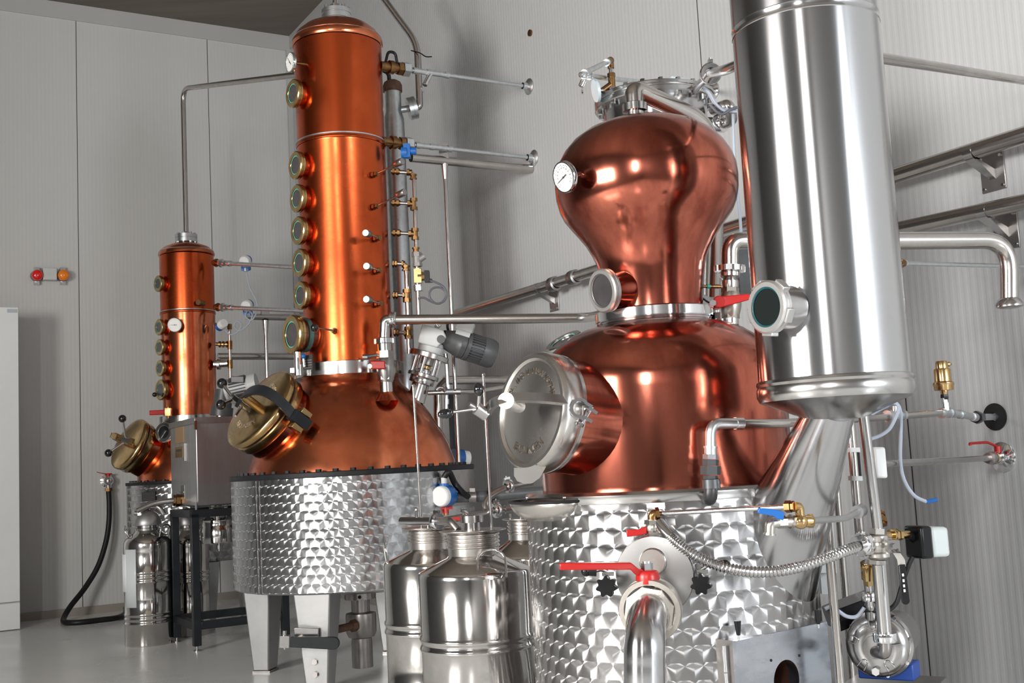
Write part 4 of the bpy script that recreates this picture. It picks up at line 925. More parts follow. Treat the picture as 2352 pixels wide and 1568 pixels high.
# dip rods
def rod(name, label, p0, p1, r):
    t = MB().tube([p0, p1], r, 10).sphere(p1, r * 1.5, 12).build(name, STEEL); return tag(t, label, 'rod', None)
p = at(1129, 1213, fY + .02); p.z = fzt + .0065; rod('dip_rod', 'thin steel rod standing in the lid of the nearest can', p, at(1110, 860, fY + .02), .0042)
p = at(968, 1200, gY + .02); p.z = gzt + .0065; rod('dip_rod', 'thin steel rod standing in the lid of the half hidden can', p, at(949, 885, gY + .02), .0042)
# pipework over the lids
yy = gY - .05
PW = thing('spirit_pipework', 'polished steel pipework with round clamps and a small red lever, over the can lids', 'pipework', at(1000, 1210, yy))
def clampring(c, ax, r, par, name='pipe_clamp', m=CHROME, w=.012):
    ax = V(ax).normalized(); k = MB().lathe([(r * .5, -w), (r * .9, -w), (r, -w * .6), (r, w * .6), (r * .9, w), (r * .5, w)], c, ax, 28)
    x, y, z = frame(ax); k.box(V(c) + x * r * 1.1, x * r * .16, y * r * .2, z * w).cyl(V(c) + x * r * 1.1, V(c) + x * r * 1.45, r * .1, 8); return k.build(name, m, par)
a, b_, c = at(922, 1196, yy), at(1004, 1197, yy - .12), at(1052, 1216, fY + .03); c.z = fzt + .004
MB().tube([a, b_], pxr(9, a), 18).build('pipe', STEEL, PW); MB().tube([b_, at(1035, 1196, fY + .05), c], pxr(9, b_), 18, .05).build('elbow', STEEL_DULL, PW)
clampring(b_, b_ - a, pxr(20, b_), PW)
d0 = at(958, 1193, yy); MB().cyl(d0 + ZD * .01, d0 + ZD * .035, .008, 10).sphere(d0 + ZD * .035, .010, 12).build('vent_plug', CHROME, PW)
MB().cyl(at(985, 1204, yy - .06), V((at(985, 1204, yy - .06).x, at(985, 1204, yy - .06).y, gzt + .005)), .012, 14).build('standpipe', STEEL, PW)
e0, e1, e2 = at(1012, 1196, yy + .02), at(1065, 1187, yy + .05), at(1122, 1178, yy + .1)
MB().tube([e0, e1, e2, at(1112, 1158, yy + .12), at(1130, 1134, yy + .14), at(1166, 1117, yy + .16), at(1222, 1107, yy + .2)], pxr(8, e1), 18, .05).build('branch_pipe', STEEL_DULL, PW)
clampring(e1, e2 - e1, pxr(15, e1), PW); clampring(at(1168, 1116, yy + .16), at(1210, 1109, yy + .2) - at(1140, 1130, yy + .14), pxr(17, e1), PW)
g0 = at(1122, 1174, yy + .1); g1 = at(1190, 1166, yy + .14); MB().tube([g0, g1], pxr(7, g0), 16).cyl(at(1160, 1169.5, yy + .12), at(1178, 1167.5, yy + .13), pxr(10, g0), 20).build('branch_stub', STEEL, PW); clampring(at(1141, 1171, yy + .11), g1 - g0, pxr(18, g0), PW)
k = MB().box(at(1042, 1191, yy + .0), cR * .03, V((0, .006, 0)), ZD * .006).build('red_lever', RED, PW)
# ------------------------------------------------------------------ left cans
def dome_can(label, px, base_row, hw, top_row, Y=None):
    b = FLR(px, base_row - 6); X, Yc = b.x, b.y; r = pxr(hw, (X, Yc, .4)); t = thing('churn', label, 'can', (X, Yc, 0), 'domed steel cans by the black stand')
    zt = zrow(X, Yc, top_row); H = zt; h = lambda row: zrow(X, Yc, row)
    bz_ = [h(1311), h(1322), h(1332), h(1406), h(1416), h(1427)]
    pr = can_body(t, X, Yc, r, 0, bz_)
    pr += [(r, h(1262)), (r * 1.006, h(1256)), (r, h(1250)), (r * .99, h(1243)), (r * .93, h(1236)), (r * .80, h(1229)), (r * .62, h(1222)), (r * .53, h(1217))]
    MB().lathe(pr, (X, Yc, 0), n=72).build('body', STEEL_CAN, t)
    MB().lathe([(r * .53, h(1218)), (r * .54, h(1212)), (r * .50, h(1211)), (r * .50, h(1206)), (0, h(1206))], (X, Yc, 0), n=56).build('neck', STEEL, t)
    ld = MB().lathe([(r * .50, h(1206)), (r * .60, h(1205)), (r * .61, h(1202)), (r * .57, h(1192)), (r * .45, h(1180)), (r * .28, h(1173)), (0, h(1170))], (X, Yc, 0), n=56).build('lid', SATIN, t)
    for s in (-1, 1):
        d = (cR * s + V((0, -.25, 0))); d.z = 0; d.normalize(); c = V((X, Yc, h(1232))) + d * r * .80; loop(t, c, ZD.cross(d), (ZD + d * .25).normalized(), .06, .085, .006)
    return t, X, Yc, r, h, ld
L1, lX, lY, lr, lh, lld = dome_can('domed steel can standing left of the black stand, with papers stuck to its side', 343, 1484, 53, 1170)
MB().tube([(lX, lY, lh(1178)), (lX + .0, lY - .02, lh(1163)), (lX + .10, lY - .04, lh(1163)), (lX + .13, lY - .03, lh(1182))], .018, 14, .05).build('lid_elbow', STEEL_DULL, lld)
MB().nut((lX - .03, lY - .05, lh(1182)), (lX - .03, lY - .05, lh(1170)), .028).cyl((lX - .03, lY - .05, lh(1178)), (lX - .07, lY - .06, lh(1176)), .016, 12).build('lid_nut', STEEL, lld)
def wrap(par, X, Y, r, a0, a1, z0, z1, m, name):
    k = MB(); N = 10; vs = []; fs = []
    for i in range(N + 1):
        a = a0 + (a1 - a0) * i / N
        for z in (z0, z1): vs.append((X + r * math.cos(a), Y + r * math.sin(a), z))
    for i in range(N): fs.append([2 * i, 2 * i + 2, 2 * i + 3, 2 * i + 1])
    o = k.add(vs, fs).build(name, m, par); s = o.modifiers.new('sheet', 'SOLIDIFY'); s.thickness = .001; return o
va = math.atan2(-lY, -lX)
wrap(L1, lX, lY, lr + .008, va - R_(97), va - R_(58), lh(1353), lh(1268), PAPER, 'white_note')
wrap(L1, lX, lY, lr + .0065, va - R_(64), va - R_(28), lh(1388), lh(1257), mat('clear_sleeve', (.62, .66, .68), 0, .2), 'clear_sleeve')
dome_can('domed steel can behind the legs of the black stand', 436, 1463, 46, 1172)
# ------------------------------------------------------------------ left wall things
c = FLR(47, 1445); zc1 = zrow(c.x, c.y, 705); zc0 = zrow(c.x, c.y, 1381)
depth = (P_FAR - c.dot(PD)) - .03; CB = thing('metal_cabinet', 'tall pale grey metal cabinet at the edge against the far wall', 'cabinet', c - QD * .45 + PD * depth / 2)
MB().box(c - QD * .45 + PD * (depth / 2 + .011) + ZD * zc1 / 2, QD * .45, PD * (depth / 2 - .011), ZD * zc1 / 2).build('body', CABM, CB, bevel=.004)
MB().box(c - QD * .45 + ZD * ((zc1 + zc0) / 2), QD * .447, PD * .01, ZD * ((zc1 - zc0) / 2 - .004)).build('door', CABM, CB, bevel=.003)
MB().box(c - QD * .45 + ZD * (zc0 / 2), QD * .447, PD * .01, ZD * (zc0 / 2 - .006)).build('drawer', CABM, CB, bevel=.003)
p = c + ZD * (zc1 - .035) - PD * .011 - QD * .05; MB().box(p, QD * .04, PD * .001, ZD * .016).build('maker_badge', mat('badge', (.42, .46, .50), .2, .4), CB)
al = thing('warning_beacons', 'red and amber warning lamps on brackets either side of a small grey box', 'warning light', LW(113, 634, .03))
nb = -PD
q = LW(112, 632); MB().box(q + nb * .045, QD * pxr(15, q), PD * .04, ZD * pxr(14, q)).build('junction_box', GREYP, al, bevel=.006)
for px, m, nm in ((83, REDL, 'red_lamp'), (143, ORANGEL, 'amber_lamp')):
    q = LW(px, 635); r = pxr(12.5, q)
    a = MB().lathe([(0, .12), (r * .6, .118), (r * .9, .105), (r, .085), (r, .055), (r * .9, .05), (r * .9, .03), (0, .03)], q, nb, 32).build(nm, m, al)
    MB().lathe([(r * .95, .03), (r * 1.05, .03), (r * 1.05, .05), (r * .95, .055)], q, nb, 32).build('lamp_base', GREYD, a)
    MB().box(q + nb * .022, QD * .022, PD * .02, ZD * r * 1.6).build('bracket', STEEL, a)
# tap with the black hose
tp = LW(245, 1104); WT = thing('wall_tap', 'wall tap with a thin red lever above the black hose', 'tap', tp)
k = MB().lathe([(0, 0), (.06, 0), (.058, .008), (.02, .02), (.02, .06)], tp, nb, 28).build('wall_rose', CHROME, WT)
MB().sphere(tp + nb * .085, .045, 20).cyl(tp + nb * .085, tp + nb * .085 - ZD * .09, .026, 16).build('body', CHROME, WT)
h = tp + nb * .085 + ZD * .05; k = MB().cyl(h - ZD * .01, h + ZD * .01, .016, 12).box(h + ZD * .012, QD * .03, PD * .012, ZD * .006).hexa([h - QD * .03 - PD * .011 + ZD * .010, h - QD * .03 + PD * .011 + ZD * .010, h - QD * .03 + PD * .011 + ZD * .016, h - QD * .03 - PD * .011 + ZD * .016], [h - QD * .10 - PD * .011 + ZD * .03, h - QD * .10 + PD * .011 + ZD * .03, h - QD * .10 + PD * .011 + ZD * .036, h - QD * .10 - PD * .011 + ZD * .036]).build('lever', RED, WT)
MB().nut(tp + nb * .085 - ZD * .065, tp + nb * .085 - ZD * .095, .034).build('hose_tail', BRASS_FIT, WT)
hz = tp + nb * .085 - ZD * .095
hp = [hz] + [LW(px, py, o) for px, py, o in ((251, 1160, .10), (250, 1200, .11), (243, 1245, .13), (225, 1300, .16), (195, 1350, .2), (162, 1392, .3))]
g = FLR(146, 1421, .027); hp += [g, FLR(152, 1429, .027), FLR(180, 1429, .027), FLR(225, 1424, .027), FLR(270, 1418, .027), FLR(288, 1408, .027), FLR(289, 1396, .027)]
def smooth(P, k=6):
    P = [P[0]] + P + [P[-1]]; out = []
    for a, b, c, d in zip(P, P[1:], P[2:], P[3:]):
        for i in range(k):
            t = i / k; out.append(.5 * ((2 * b) + (c - a) * t + (2 * a - 5 * b + 4 * c - d) * t * t + (3 * b - a - 3 * c + d) * t ** 3))
    return out + [P[-1]]
tag(MB().tube(smooth(hp), .0235, 14).build('water_hose', RUBBER), 'black rubber hose hanging from the wall tap and curling along the floor', 'hose')
# ------------------------------------------------------------------ slim steel condenser behind the tall column
GX, GY = axis_at(910, 400, 7.55); gz = lambda row: zrow(GX, GY, row); ga = pxr(24, (GX, GY, gz(400))); gb = pxr(19, (GX, GY, gz(230)))
G = thing('slim_condenser', 'slim grey steel condenser with a rusty cap, just behind the tall copper column', 'condenser', (GX, GY, 0))
MB().lathe([(0, .02), (ga, .02), (ga, gz(275)), (gb, gz(258)), (gb, gz(210)), (0, gz(210))], (GX, GY, 0), n=48).build('body', GALV, G)
MB().lathe([(gb * .98, gz(212)), (gb * 1.16, gz(211)), (gb * 1.16, gz(197)), (gb * 1.0, gz(190)), (gb * .6, gz(185)), (0, gz(184))], (GX, GY, 0), n=40).build('cap', RUST, G)
MB().tube([(GX - .02, GY, gz(186)), (GX - .02, GY - .02, gz(170)), (GX - .10, GY - .05, gz(158))], .014, 10, .05).build('cap_cable', RUBBER, G)
f0 = at(928, 250, GY - .03); f1 = at(945, 249, GY + .02); d = (f1 - f0).normalized()
fg = MB().tube([V((GX, GY, f0.z)), f1], pxr(8, f0), 18).build('side_branch', GALV, G)
k = MB().lathe([(0, -.022), (pxr(26, f1), -.022), (pxr(26, f1), 0), (pxr(25, f1), .002), (pxr(25, f1), .008), (pxr(26, f1), .01), (pxr(26, f1), .032), (0, .034)], f1, (d + V((.25, -.55, .0))).normalized(), 36).build('side_flange', GALV, fg)
r0 = pxr(8, f1)
MB().tube([f1 + d * .02, at(964, 245, GY + .03), at(958, 100, GY + .05), at(876, -10, GY + .1), at(860, -30, GY + .1)], r0, 18, .10).build('riser_pipe', PIPE, G)
MB().tube([at(955, 118, GY + .05) - V((.03, .02, 0)), at(956, 119, GY + .0), at(966, 122, GY), at(978, 131, GY), at(992, 130, GY)], .004, 8, .02).build('cable_tie', RUBBER, G)
# ------------------------------------------------------------------ galvanised cooling pipes from the tall column to the right wall
def rosette(par, p, ax, r, m=CHROME, name='wall_rose'):
    return MB().lathe([(0, 0), (r, 0), (r, .004), (r * .8, .012), (r * .45, .02), (r * .4, .05)], p, ax, 32).build(name, m, par)
for lab, (x0, y0), (x1, y1) in (('upper galvanised pipe running from the top of the tall copper column to the wall', (893, 154), (1215, 199)), ('galvanised pipe running from the middle seam of the tall copper column to the wall', (898, 327), (1226, 363))):
    a = at(x0, y0, TY + .02); b_ = RW(x1, y1, .002); d = (b_ - a).normalized(); t = thing('water_pipe', lab, 'pipe', a, 'galvanised pipes from the tall column to the wall')
    MB().tube([a + d * .16, b_], pxr(4.8, a), 16).build('pipe', GALV, t)
    MB().cyl(a - d * .06, a + d * .10, .030, 18).cyl(a + d * .0, a + d * .03, .042, 18).nut(a + d * .06, a + d * .09, .042).build('copper_union', BRASS_FIT, t)
    k = MB().nut(a + d * .095, a + d * .14, .046)
    for s in (.17, .27, .40): k.cyl(a + d * s, a + d * (s + .03), .021, 16)
    k.cyl(a + d * .17, a + d * .42, .0175, 16); k.build('collar', GALV, t); rosette(t, b_, -QD, .055, GALV)
    if y0 < 200:
        q = a + d * .30; MB().cyl(q, q + V((-.04, -.04, -.09)), .016, 12).lathe([(.017, -.004), (.022, -.004), (.022, .004), (.017, .004)], q + V((-.06, -.05, -.12)), (1, 0, .4), 16).build('drain_plug', CHROME, t)
        MB().tube([a - d * .02 + ZD * .03, a + ZD * .10, a + d * .05 + ZD * .10, a + d * .06 + ZD * .03], .009, 10, .03).build('cable_clip', RUBBER, t)
    else:
        q = at(935, 347, TY - .05); MB().box(q, cR * .02, V((0, .025, 0)), ZD * .042).cyl(q + cR * .01, q + cR * .055, .022, 16).cyl(q - ZD * .01 - V((.035, .0, 0)), q - ZD * .01, .036, 24).build('blue_sensor', BLUE, t)
a = at(944, 362, TY + .15); b_ = RW(1221, 388, .004); t = thing('open_tube', 'wide steel tube with an open dark end, held up by a thin post', 'pipe', (a.x, a.y, 0)); d = (b_ - a).normalized()
MB().tube([a, b_], pxr(10.5, a), 24).build('tube', PIPE, t); MB().lathe([(0, -.003), (pxr(9.6, a), -.003)], a, d, 24).build('dark_end', DARK, t)
c = a + d * ((at(1021, 378, 1).x / at(1021, 378, 1).y * a.y - a.x) / (d.x - d.y * at(1021, 378, 1).x / at(1021, 378, 1).y))
MB().tube([c - ZD * .02, V((c.x, c.y, 0))], pxr(4.8, c), 16).lathe([(pxr(8.5, c), -.02), (pxr(5, c), -.12)], c, ZD, 16).build('post', STEEL, t)
MB().box(c + ZD * .06, cR * .03, V((0, .02, 0)), ZD * .05).build('pipe_saddle', STEEL, t)
# ------------------------------------------------------------------ brass sampling manifolds beside the tall column
MY = TY + .03
def manifold(name, label, pts, branches, fits, r, strainer=None):
    P = [at(x, y, MY) for x, y in pts]; t = thing(name, label, 'pipework', P[-1])
    MB().tube(P, r, 14, .03).build('pipe', PIPE, t)
    for (x0, y0, x1, y1) in branches:
        a, b_ = at(x0, y0, MY), at(x1, y1, MY); d = (b_ - a).normalized(); L = (b_ - a).length
        k = MB().cyl(a, b_, r * .9, 14).build('branch', PIPE, t)
        MB().cyl(a, a + d * L * .42, r * 1.35, 14).nut(a + d * L * .05, a + d * L * .16, r * 1.9).nut(a + d * L * .24, a + d * L * .36, r * 1.8).build('brass_coupling', BRASS_FIT, k)
        MB().nut(b_ - d * L * .24, b_ - d * L * .12, r * 1.75).cyl(b_ - d * L * .2, b_, r * 1.4, 14).build('brass_nut', BRASS_FIT, k)
    for (x, y0, y1) in fits:
        a, b_ = at(x, y0, MY), at(x + (y1 - y0) * .03, y1, MY); d = b_ - a
        MB().cyl(a, b_, r * 1.4, 14).nut(a, a + d * .28, r * 1.85).nut(a + d * .72, b_, r * 1.85).build('tee', BRASS_FIT, t)
    return t
UM = manifold('upper_manifold', 'upper brass and steel sampling manifold ending in a black solenoid valve, beside the tall column', [(899, 394), (948, 397), (951, 412), (962, 742)], [(899, 393, 946, 396), (899, 465, 948, 468), (900, 534, 951, 537)], [(949, 400, 412), (950, 455, 483), (953, 524, 551), (955, 568, 582)], .0125)
a, b_ = at(957, 580, MY), at(959, 612, MY); MB().cyl(a, b_, .026, 18).nut(a, a + (b_ - a) * .3, .031).nut(a + (b_ - a) * .75, b_, .03).cyl(a + (b_ - a) * .6, at(975, 588, MY), .02, 16).build('strainer', CAST, UM)
a, b_ = at(959, 617, MY), at(961, 652, MY); sv = MB().box((a + b_) / 2, cR * .022, V((0, .025, 0)), ZD * .042).cyl((a + b_) / 2, at(976, 634, MY), .028, 8).nut(a, a + (b_ - a) * .2, .026).build('solenoid_body', BRASS, UM)
c = at(981, 635, MY - .01); MB().box(c, cR * .015, V((0, .03, 0)), ZD * .034).box(c + cR * .018 - ZD * .025, cR * .012, V((0, .02, 0)), ZD * .01).build('solenoid_coil', BLACKP, sv)
a, b_ = at(961, 655, MY), at(962, 668, MY); MB().nut(a, b_, .030).build('union', GALV, UM)
lp_ = [at(x, y, MY - .03) for x, y in ((986, 644), (1000, 648), (1018, 658), (1026, 675), (1020, 691), (1003, 697), (990, 688), (986, 674), (994, 662), (1010, 660), (1022, 668), (1024, 682), (1010, 697), (990, 692), (975, 684), (964, 684))]
tag(MB().tube(smooth(lp_, 4), .0065, 8).build('solenoid_cable', DKCBL), 'grey cable looping out of the black solenoid valve', 'cable')
LM = manifold('lower_manifold', 'lower brass sampling manifold, the shorter one nearer the tall column', [(901, 605), (931, 606), (933, 618), (940, 812)], [(901, 605, 930, 606), (902, 677, 933, 678), (904, 763, 936, 764)], [(932, 610, 622), (934, 664, 694), (938, 750, 778)], .0135)
# ------------------------------------------------------------------ long transfer pipe with the red handled ball valve
vY = TY - .33
TP = thing('transfer_pipe', 'long level steel pipe with a red-handled ball valve standing on the tall still', 'pipe', at(888, 912, vY))
p0, p1 = at(903, 734, vY), at(1338, 730, vY - .05); d = (p1 - p0).normalized(); rp = pxr(11.5, p0)
MB().tube([p0 - d * .0, p1, at(1362, 728, vY + .0), at(1400, 716, vY + .06), at(1425, 708, vY + .10)], rp, 22, .08).build('long_pipe', PIPE, TP)
MB().lathe([(rp * .9, -.018), (rp * 1.55, -.018), (rp * 1.6, -.012), (rp * 1.6, -.002), (rp * 1.5, 0), (rp * 1.5, .003), (rp * 1.6, .004), (rp * 1.6, .014), (rp * 1.5, .018), (rp * .9, .018)], p0, d, 36).build('pipe_joint', CHROME, TP)
e1 = at(882, 775, vY); MB().tube([p0, at(884, 735, vY), e1], pxr(13, e1), 22, .075, seg=12).build('elbow', STEEL, TP)
ax_ = (at(882, 775, vY) - at(888, 912, vY)).normalized(); vc = at(886, 842, vY); un = lambda row: at(882 + (row - 775) * .046, row, vY)
k = MB().lathe([(pxr(16, vc), 0), (pxr(20.5, vc), .004), (pxr(20.5, vc), .030), (pxr(16, vc), .034)], un(790), ax_, 36)
x, y, z = frame(ax_)
for i in range(6):
    t = i * math.pi / 3; q = x * math.cos(t) + y * math.sin(t); k.box(un(790) + z * .017 + q * pxr(20.5, vc), q * .004, z.cross(q) * .012, z * .012)
k.build('union_nut', CHROME, TP)
MB().cyl(un(806), un(790), pxr(16, vc), 28).build('liner', STEEL, TP)
vb = MB().lathe([(pxr(15, vc), pxr(-36, vc)), (pxr(18, vc), pxr(-26, vc)), (pxr(21, vc), pxr(-18, vc)), (pxr(22.5, vc), 0), (pxr(21, vc), pxr(14, vc)), (pxr(17, vc), pxr(20, vc))], vc, ax_, 32).nut(un(872), un(858), pxr(19, vc)).nut(un(822), un(806), pxr(19, vc)).build('valve_body', CAST if False else STEEL_DULL, TP)
h0 = at(868, 838, vY - .09); MB().box(h0 - cR * .0 + ZD * 0, cR * pxr(17, vc), V((0, .008, 0)), ZD * pxr(9.5, vc)).build('red_handle', RED, vb, bevel=.006)
MB().nut(at(850, 841, vY - .09) + V((0, .012, 0)), at(850, 841, vY - .09) - V((0, .012, 0)), .012).cyl(at(880, 838, vY - .09), at(886, 840, vY), .016, 14).build('handle_nut', CHROME, vb)
MB().cyl(un(912), un(868), pxr(14.5, vc), 28).build('stub_pipe', STEEL, TP)
MB().lathe([(pxr(14.8, vc), .012), (pxr(15.5, vc), .004), (pxr(21, vc), -.012), (pxr(30, vc), -.04)], un(905) , ax_, 32).build('copper_collar', COPPER_POT, TP)
q = at(838, 820, vY - .02); MB().tube([q, at(866, 815, vY)], .010, 12).cyl(q - cR * .012, q + cR * .016, .016, 14).build('side_tap', STEEL_DULL, TP)
MB().cyl(at(838, 820, vY - .022), at(846, 818.5, vY - .02), .0125, 12).build('tap_tip', BLUE, TP)
# ------------------------------------------------------------------ agitator motor on the pot
aY = TY - .02
AG = thing('agitator_motor', 'large grey motor and gearbox mounted at a slant on the tall still', 'motor', at(957, 912, aY))
a0_, a1_ = at(957, 914, aY), at(992, 795, aY); aa = (a1_ - a0_).normalized(); pp = lambda row: at(957 + (914 - row) * .294, row, aY)
sd_ = aa.cross(V((0, 1, 0))).normalized(); sd_ = sd_ if sd_.x > 0 else -sd_; fwd = sd_.cross(aa); fwd = fwd if fwd.y < 0 else -fwd
w_ = lambda n: pxr(n, a1_)
MB().lathe([(w_(21), -.02), (w_(20), .03), (w_(20), .085), (w_(28), .09), (w_(28.5), .095), (w_(28.5), .132), (w_(27), .137), (w_(22), .138), (w_(22), .165), (0, .165)], pp(914), aa, 40).build('pot_nozzle', STEEL, AG)
MB().ring(pp(867), aa, .02, w_(36), 0, .024, 48, .003).build('lower_plate', STEEL, AG)
MB().ring(pp(824), aa, .02, w_(46), 0, .034, 48, .004).build('upper_plate', STEEL, AG)
for i in range(6):
    t = 2 * math.pi * i / 6 + .35; x, y, z = frame(aa); q = x * math.cos(t) + y * math.sin(t)
    MB().cyl(pp(867) + q * w_(29) + aa * .024, pp(824) + q * w_(29), .0105, 14).build('pillar', CHROME, AG)
MB().lathe([(0, .02), (w_(16), .02), (w_(16), .05), (w_(9), .052), (w_(9), .075), (w_(15), .08), (w_(15), .12), (0, .125)], pp(867), aa, 28).build('shaft_coupling', STEEL_DULL, AG)
MB().lathe([(w_(9.5), .052), (w_(11), .056), (w_(11), .072), (w_(9.5), .076)], pp(867), aa, 24).build('brass_bush', BRASS, AG)
MB().lathe([(w_(30), .034), (w_(30), .075), (w_(27), .08), (w_(27), .10)], pp(824), aa, 40).build('mounting_flange', GREYP, AG)
gc = at(968, 786, aY - .10); u1, v1 = sd_, aa
poly2 = [(958.7, 786), (969.5, 743), (1018, 757), (1025, 773.6), (1004, 798)]
o_ = at(958.7, 786, aY - .09); pol = []
for x_q, y_q in poly2:
    dq = ray(x_q, y_q); pt = cE + dq * ((o_ - cE).dot(fwd) / dq.dot(fwd)) - o_; pol.append((pt.dot(u1), pt.dot(v1)))
if u1.cross(v1).dot(fwd) > 0: gbx = MB().prism(pol, o_ - fwd * .19, u1, v1, .19)
else: gbx = MB().prism([(b, a) for a, b in pol], o_ - fwd * .19, v1, u1, .19)
gbx.build('gearbox', GREYP, AG, 30, bevel=.008)
c = at(1013, 779, aY - .085); MB().cyl(c - fwd * .002, c + fwd * .006, w_(9.5), 32).build('shaft_cap', GREYD, AG)
md = (sd_ * .92 - fwd * .32).normalized(); m0 = at(1016, 777, aY)
MB().lathe([(w_(20), 0), (w_(23), .03), (w_(27), .07), (w_(31), .10), (w_(33), .105), (w_(33), .135), (w_(31), .14)], m0, md, 40).build('motor_neck', GREYD, AG)
MB().lathe([(w_(31), .14), (w_(33.5), .145), (w_(33.5), .165), (w_(29), .17), (w_(29), .26), (0, .26)], m0, md, 40).build('motor_body', GREYD, AG)
k = MB(); x, y, z = frame(md)
for i in range(30):
    t = 2 * math.pi * i / 30; q = x * math.cos(t) + y * math.sin(t); k.box(m0 + md * .21 + q * w_(31), q * w_(2.6), z.cross(q) * .0032, md * .045)
k.build('cooling_fins', GREYD, AG)
MB().lathe([(w_(30), .255), (w_(33.5), .25), (w_(34), .26), (w_(34), .315), (w_(31), .335), (0, .338)], m0, md, 40).build('fan_cover', GREYD, AG)
tb = at(1069, 750, aY - .0); MB().box(tb + aa * .0, md * .055, fwd * .05, aa * .032).build('terminal_box', GREYP, AG, bevel=.007)
MB().box(tb - aa * .04, md * .045, fwd * .04, aa * .02).build('terminal_base', GREYP, AG)
MB().cyl(at(1003, 745, aY), at(1008, 752, aY) - aa * .0, .02, 14).build('breather', CHROME, AG)
MB().tube(smooth([at(x, y, aY + .05) for x, y in ((1030, 760), (1028, 745), (1040, 730), (1052, 728))]), .008, 8).build('motor_cable', RUBBER, AG)
# ------------------------------------------------------------------ wall plumbing between the tall still and the wall
a = at(1020, 873, 7.1); b_ = a + QD * (Q_RIGHT - a.dot(QD)); t = thing('wall_pipe', 'thick level steel pipe entering the wall behind the thin dip rods', 'pipe', (a.x, a.y, a.z))
MB().tube([a, b_ - QD * .002], pxr(10, a), 20).build('pipe', PIPE, t); MB().tube([a + QD * .02, a - QD * .05 - ZD * .06, a - QD * .06 - ZD * .35], pxr(10, a), 18, .06).build('elbow', PIPE, t)
t = thing('drain_line', 'thin steel drain line with a tee piece beside the slanted motor', 'pipe', at(1028, 905, 6.75))
MB().tube([at(982, 902, 6.7), at(1056, 899, 6.75), at(1092, 899, 6.8), at(1124, 894, 6.85), at(1190, 883, 6.95)], pxr(5.3, at(1056, 899, 6.8)), 14, .06).build('pipe', PIPE, t)
MB().tube([at(1029, 898, 6.76), at(1026, 840, 6.76), at(1023, 812, 6.76)], pxr(4.6, at(1029, 850, 6.8)), 14).build('riser', STEEL, t)
MB().cyl(at(1018, 900, 6.73), at(1042, 899, 6.74), pxr(7, at(1029, 899, 6.8)), 16).cyl(at(1030, 895, 6.76), at(1029, 884, 6.76), pxr(6.5, at(1029, 899, 6.8)), 14).cyl(at(1046, 899, 6.75), at(1058, 899, 6.75), pxr(7, at(1029, 899, 6.8)), 16).build('tee', GALV, t)
MB().tube([at(1003, 896, 6.7), at(1008, 890, 6.7), at(1016, 890, 6.7), at(1021, 898, 6.72)], .012, 10, .03).build('bypass', STEEL_DULL, t)
MB().tube([at(1026, 906, 6.76), at(1025, 940, 6.76)], pxr(4, at(1029, 899, 6.8)), 12).cyl(at(1026, 916, 6.76), at(1026, 928, 6.76), pxr(5.5, at(1029, 899, 6.8)), 12).build('drop_pipe', GALV, t)
b0 = at(1038, 905, 7.25); tag(MB().box((b0.x, b0.y, b0.z / 2), QD * .02, PD * .02, ZD * b0.z / 2).build('black_post', BLACKM), 'black square post standing behind the dome of the tall still', 'post')
# insulated pipe with the round white transmitter
iY = TY - .42
IP = thing('insulated_pipe', 'dark insulated pipe with a round white transmitter, leaving the tall still near the cans', 'pipe', at(1040, 1143, iY))
MB().tube([at(1032, 1143, iY), at(1120, 1139, iY + .02), at(1262, 1127, iY + .1)], pxr(12, at(1040, 1143, iY)), 22).build('pipe', GREYD, IP)
for px in (1086, 1126): q = at(px, 1141 - (px - 1086) * .05, iY); MB().lathe([(pxr(12.5, q), -.02), (pxr(14, q), -.02), (pxr(14, q), .02), (pxr(12.5, q), .02)], q, cR, 28).box(q + ZD * pxr(16, q), cR * .015, V((0, .02, 0)), ZD * .01).build('hose_clip', STEEL_DULL if px < 1100 else RUBBER, IP)
c = at(1009, 1140, iY - .10); n = facing(c, -.8, .05, .80); r = pxr(24, c)
tr = MB().lathe([(0, .0), (r * .88, 0), (r * .97, -.006), (r, -.014), (r, -.06), (0, -.06)], c, n, 44).build('transmitter', WHITEP, IP)
MB().lathe([(r * 1.0, -.03), (r * 1.04, -.032), (r * 1.04, -.085), (r * .9, -.10), (0, -.10)], c, n, 44).cyl(c - n * .05 + ZD * r * .9, c - n * .05 + ZD * r * 1.2, .026, 14).build('blue_body', BLUE, tr)
MB().cyl(c - n * .05 + ZD * r * 1.2, c - n * .05 + ZD * r * 1.75, .017, 14).build('cable_gland', GREYP, tr); MB().cyl(c - n * .09, at(1032, 1143, iY), .045, 20).build('neck', STEEL_DULL, IP)
gl = c - n * .05 + ZD * r * 1.75
tag(MB().tube(smooth([gl, gl + ZD * .03 + cR * .03, at(1045, 1110, iY), at(1062, 1130, iY - .02), at(1075, 1140, iY - .06)]), .017, 10).build('sensor_cable', RUBBER), 'thick black cable arching from the white transmitter near the cans', 'cable')
q = at(1025, 1170, iY - .02); k = MB().cyl(q - ZD * .03, q + ZD * .0, .012, 12).build('small_cock', BRASS_FIT, IP); MB().box(q + ZD * .012, cR * .035, V((0, .012, 0)), ZD * .010).cyl(q - ZD * .02, q + ZD * .02, .014, 12).build('red_knob', RED, k)
q = at(1056, 1062, TY + .45); t = tag(MB().cyl(at(1040, 1050, TY + .42), at(1062, 1052, TY + .45), .055, 24).build('blue_box', BLUE), 'blue and white round device behind the right rim of the tall still', 'device'); MB().cyl(at(1062, 1052, TY + .45), at(1074, 1053, TY + .47), .05, 24).build('white_cap', WHITEP, t)
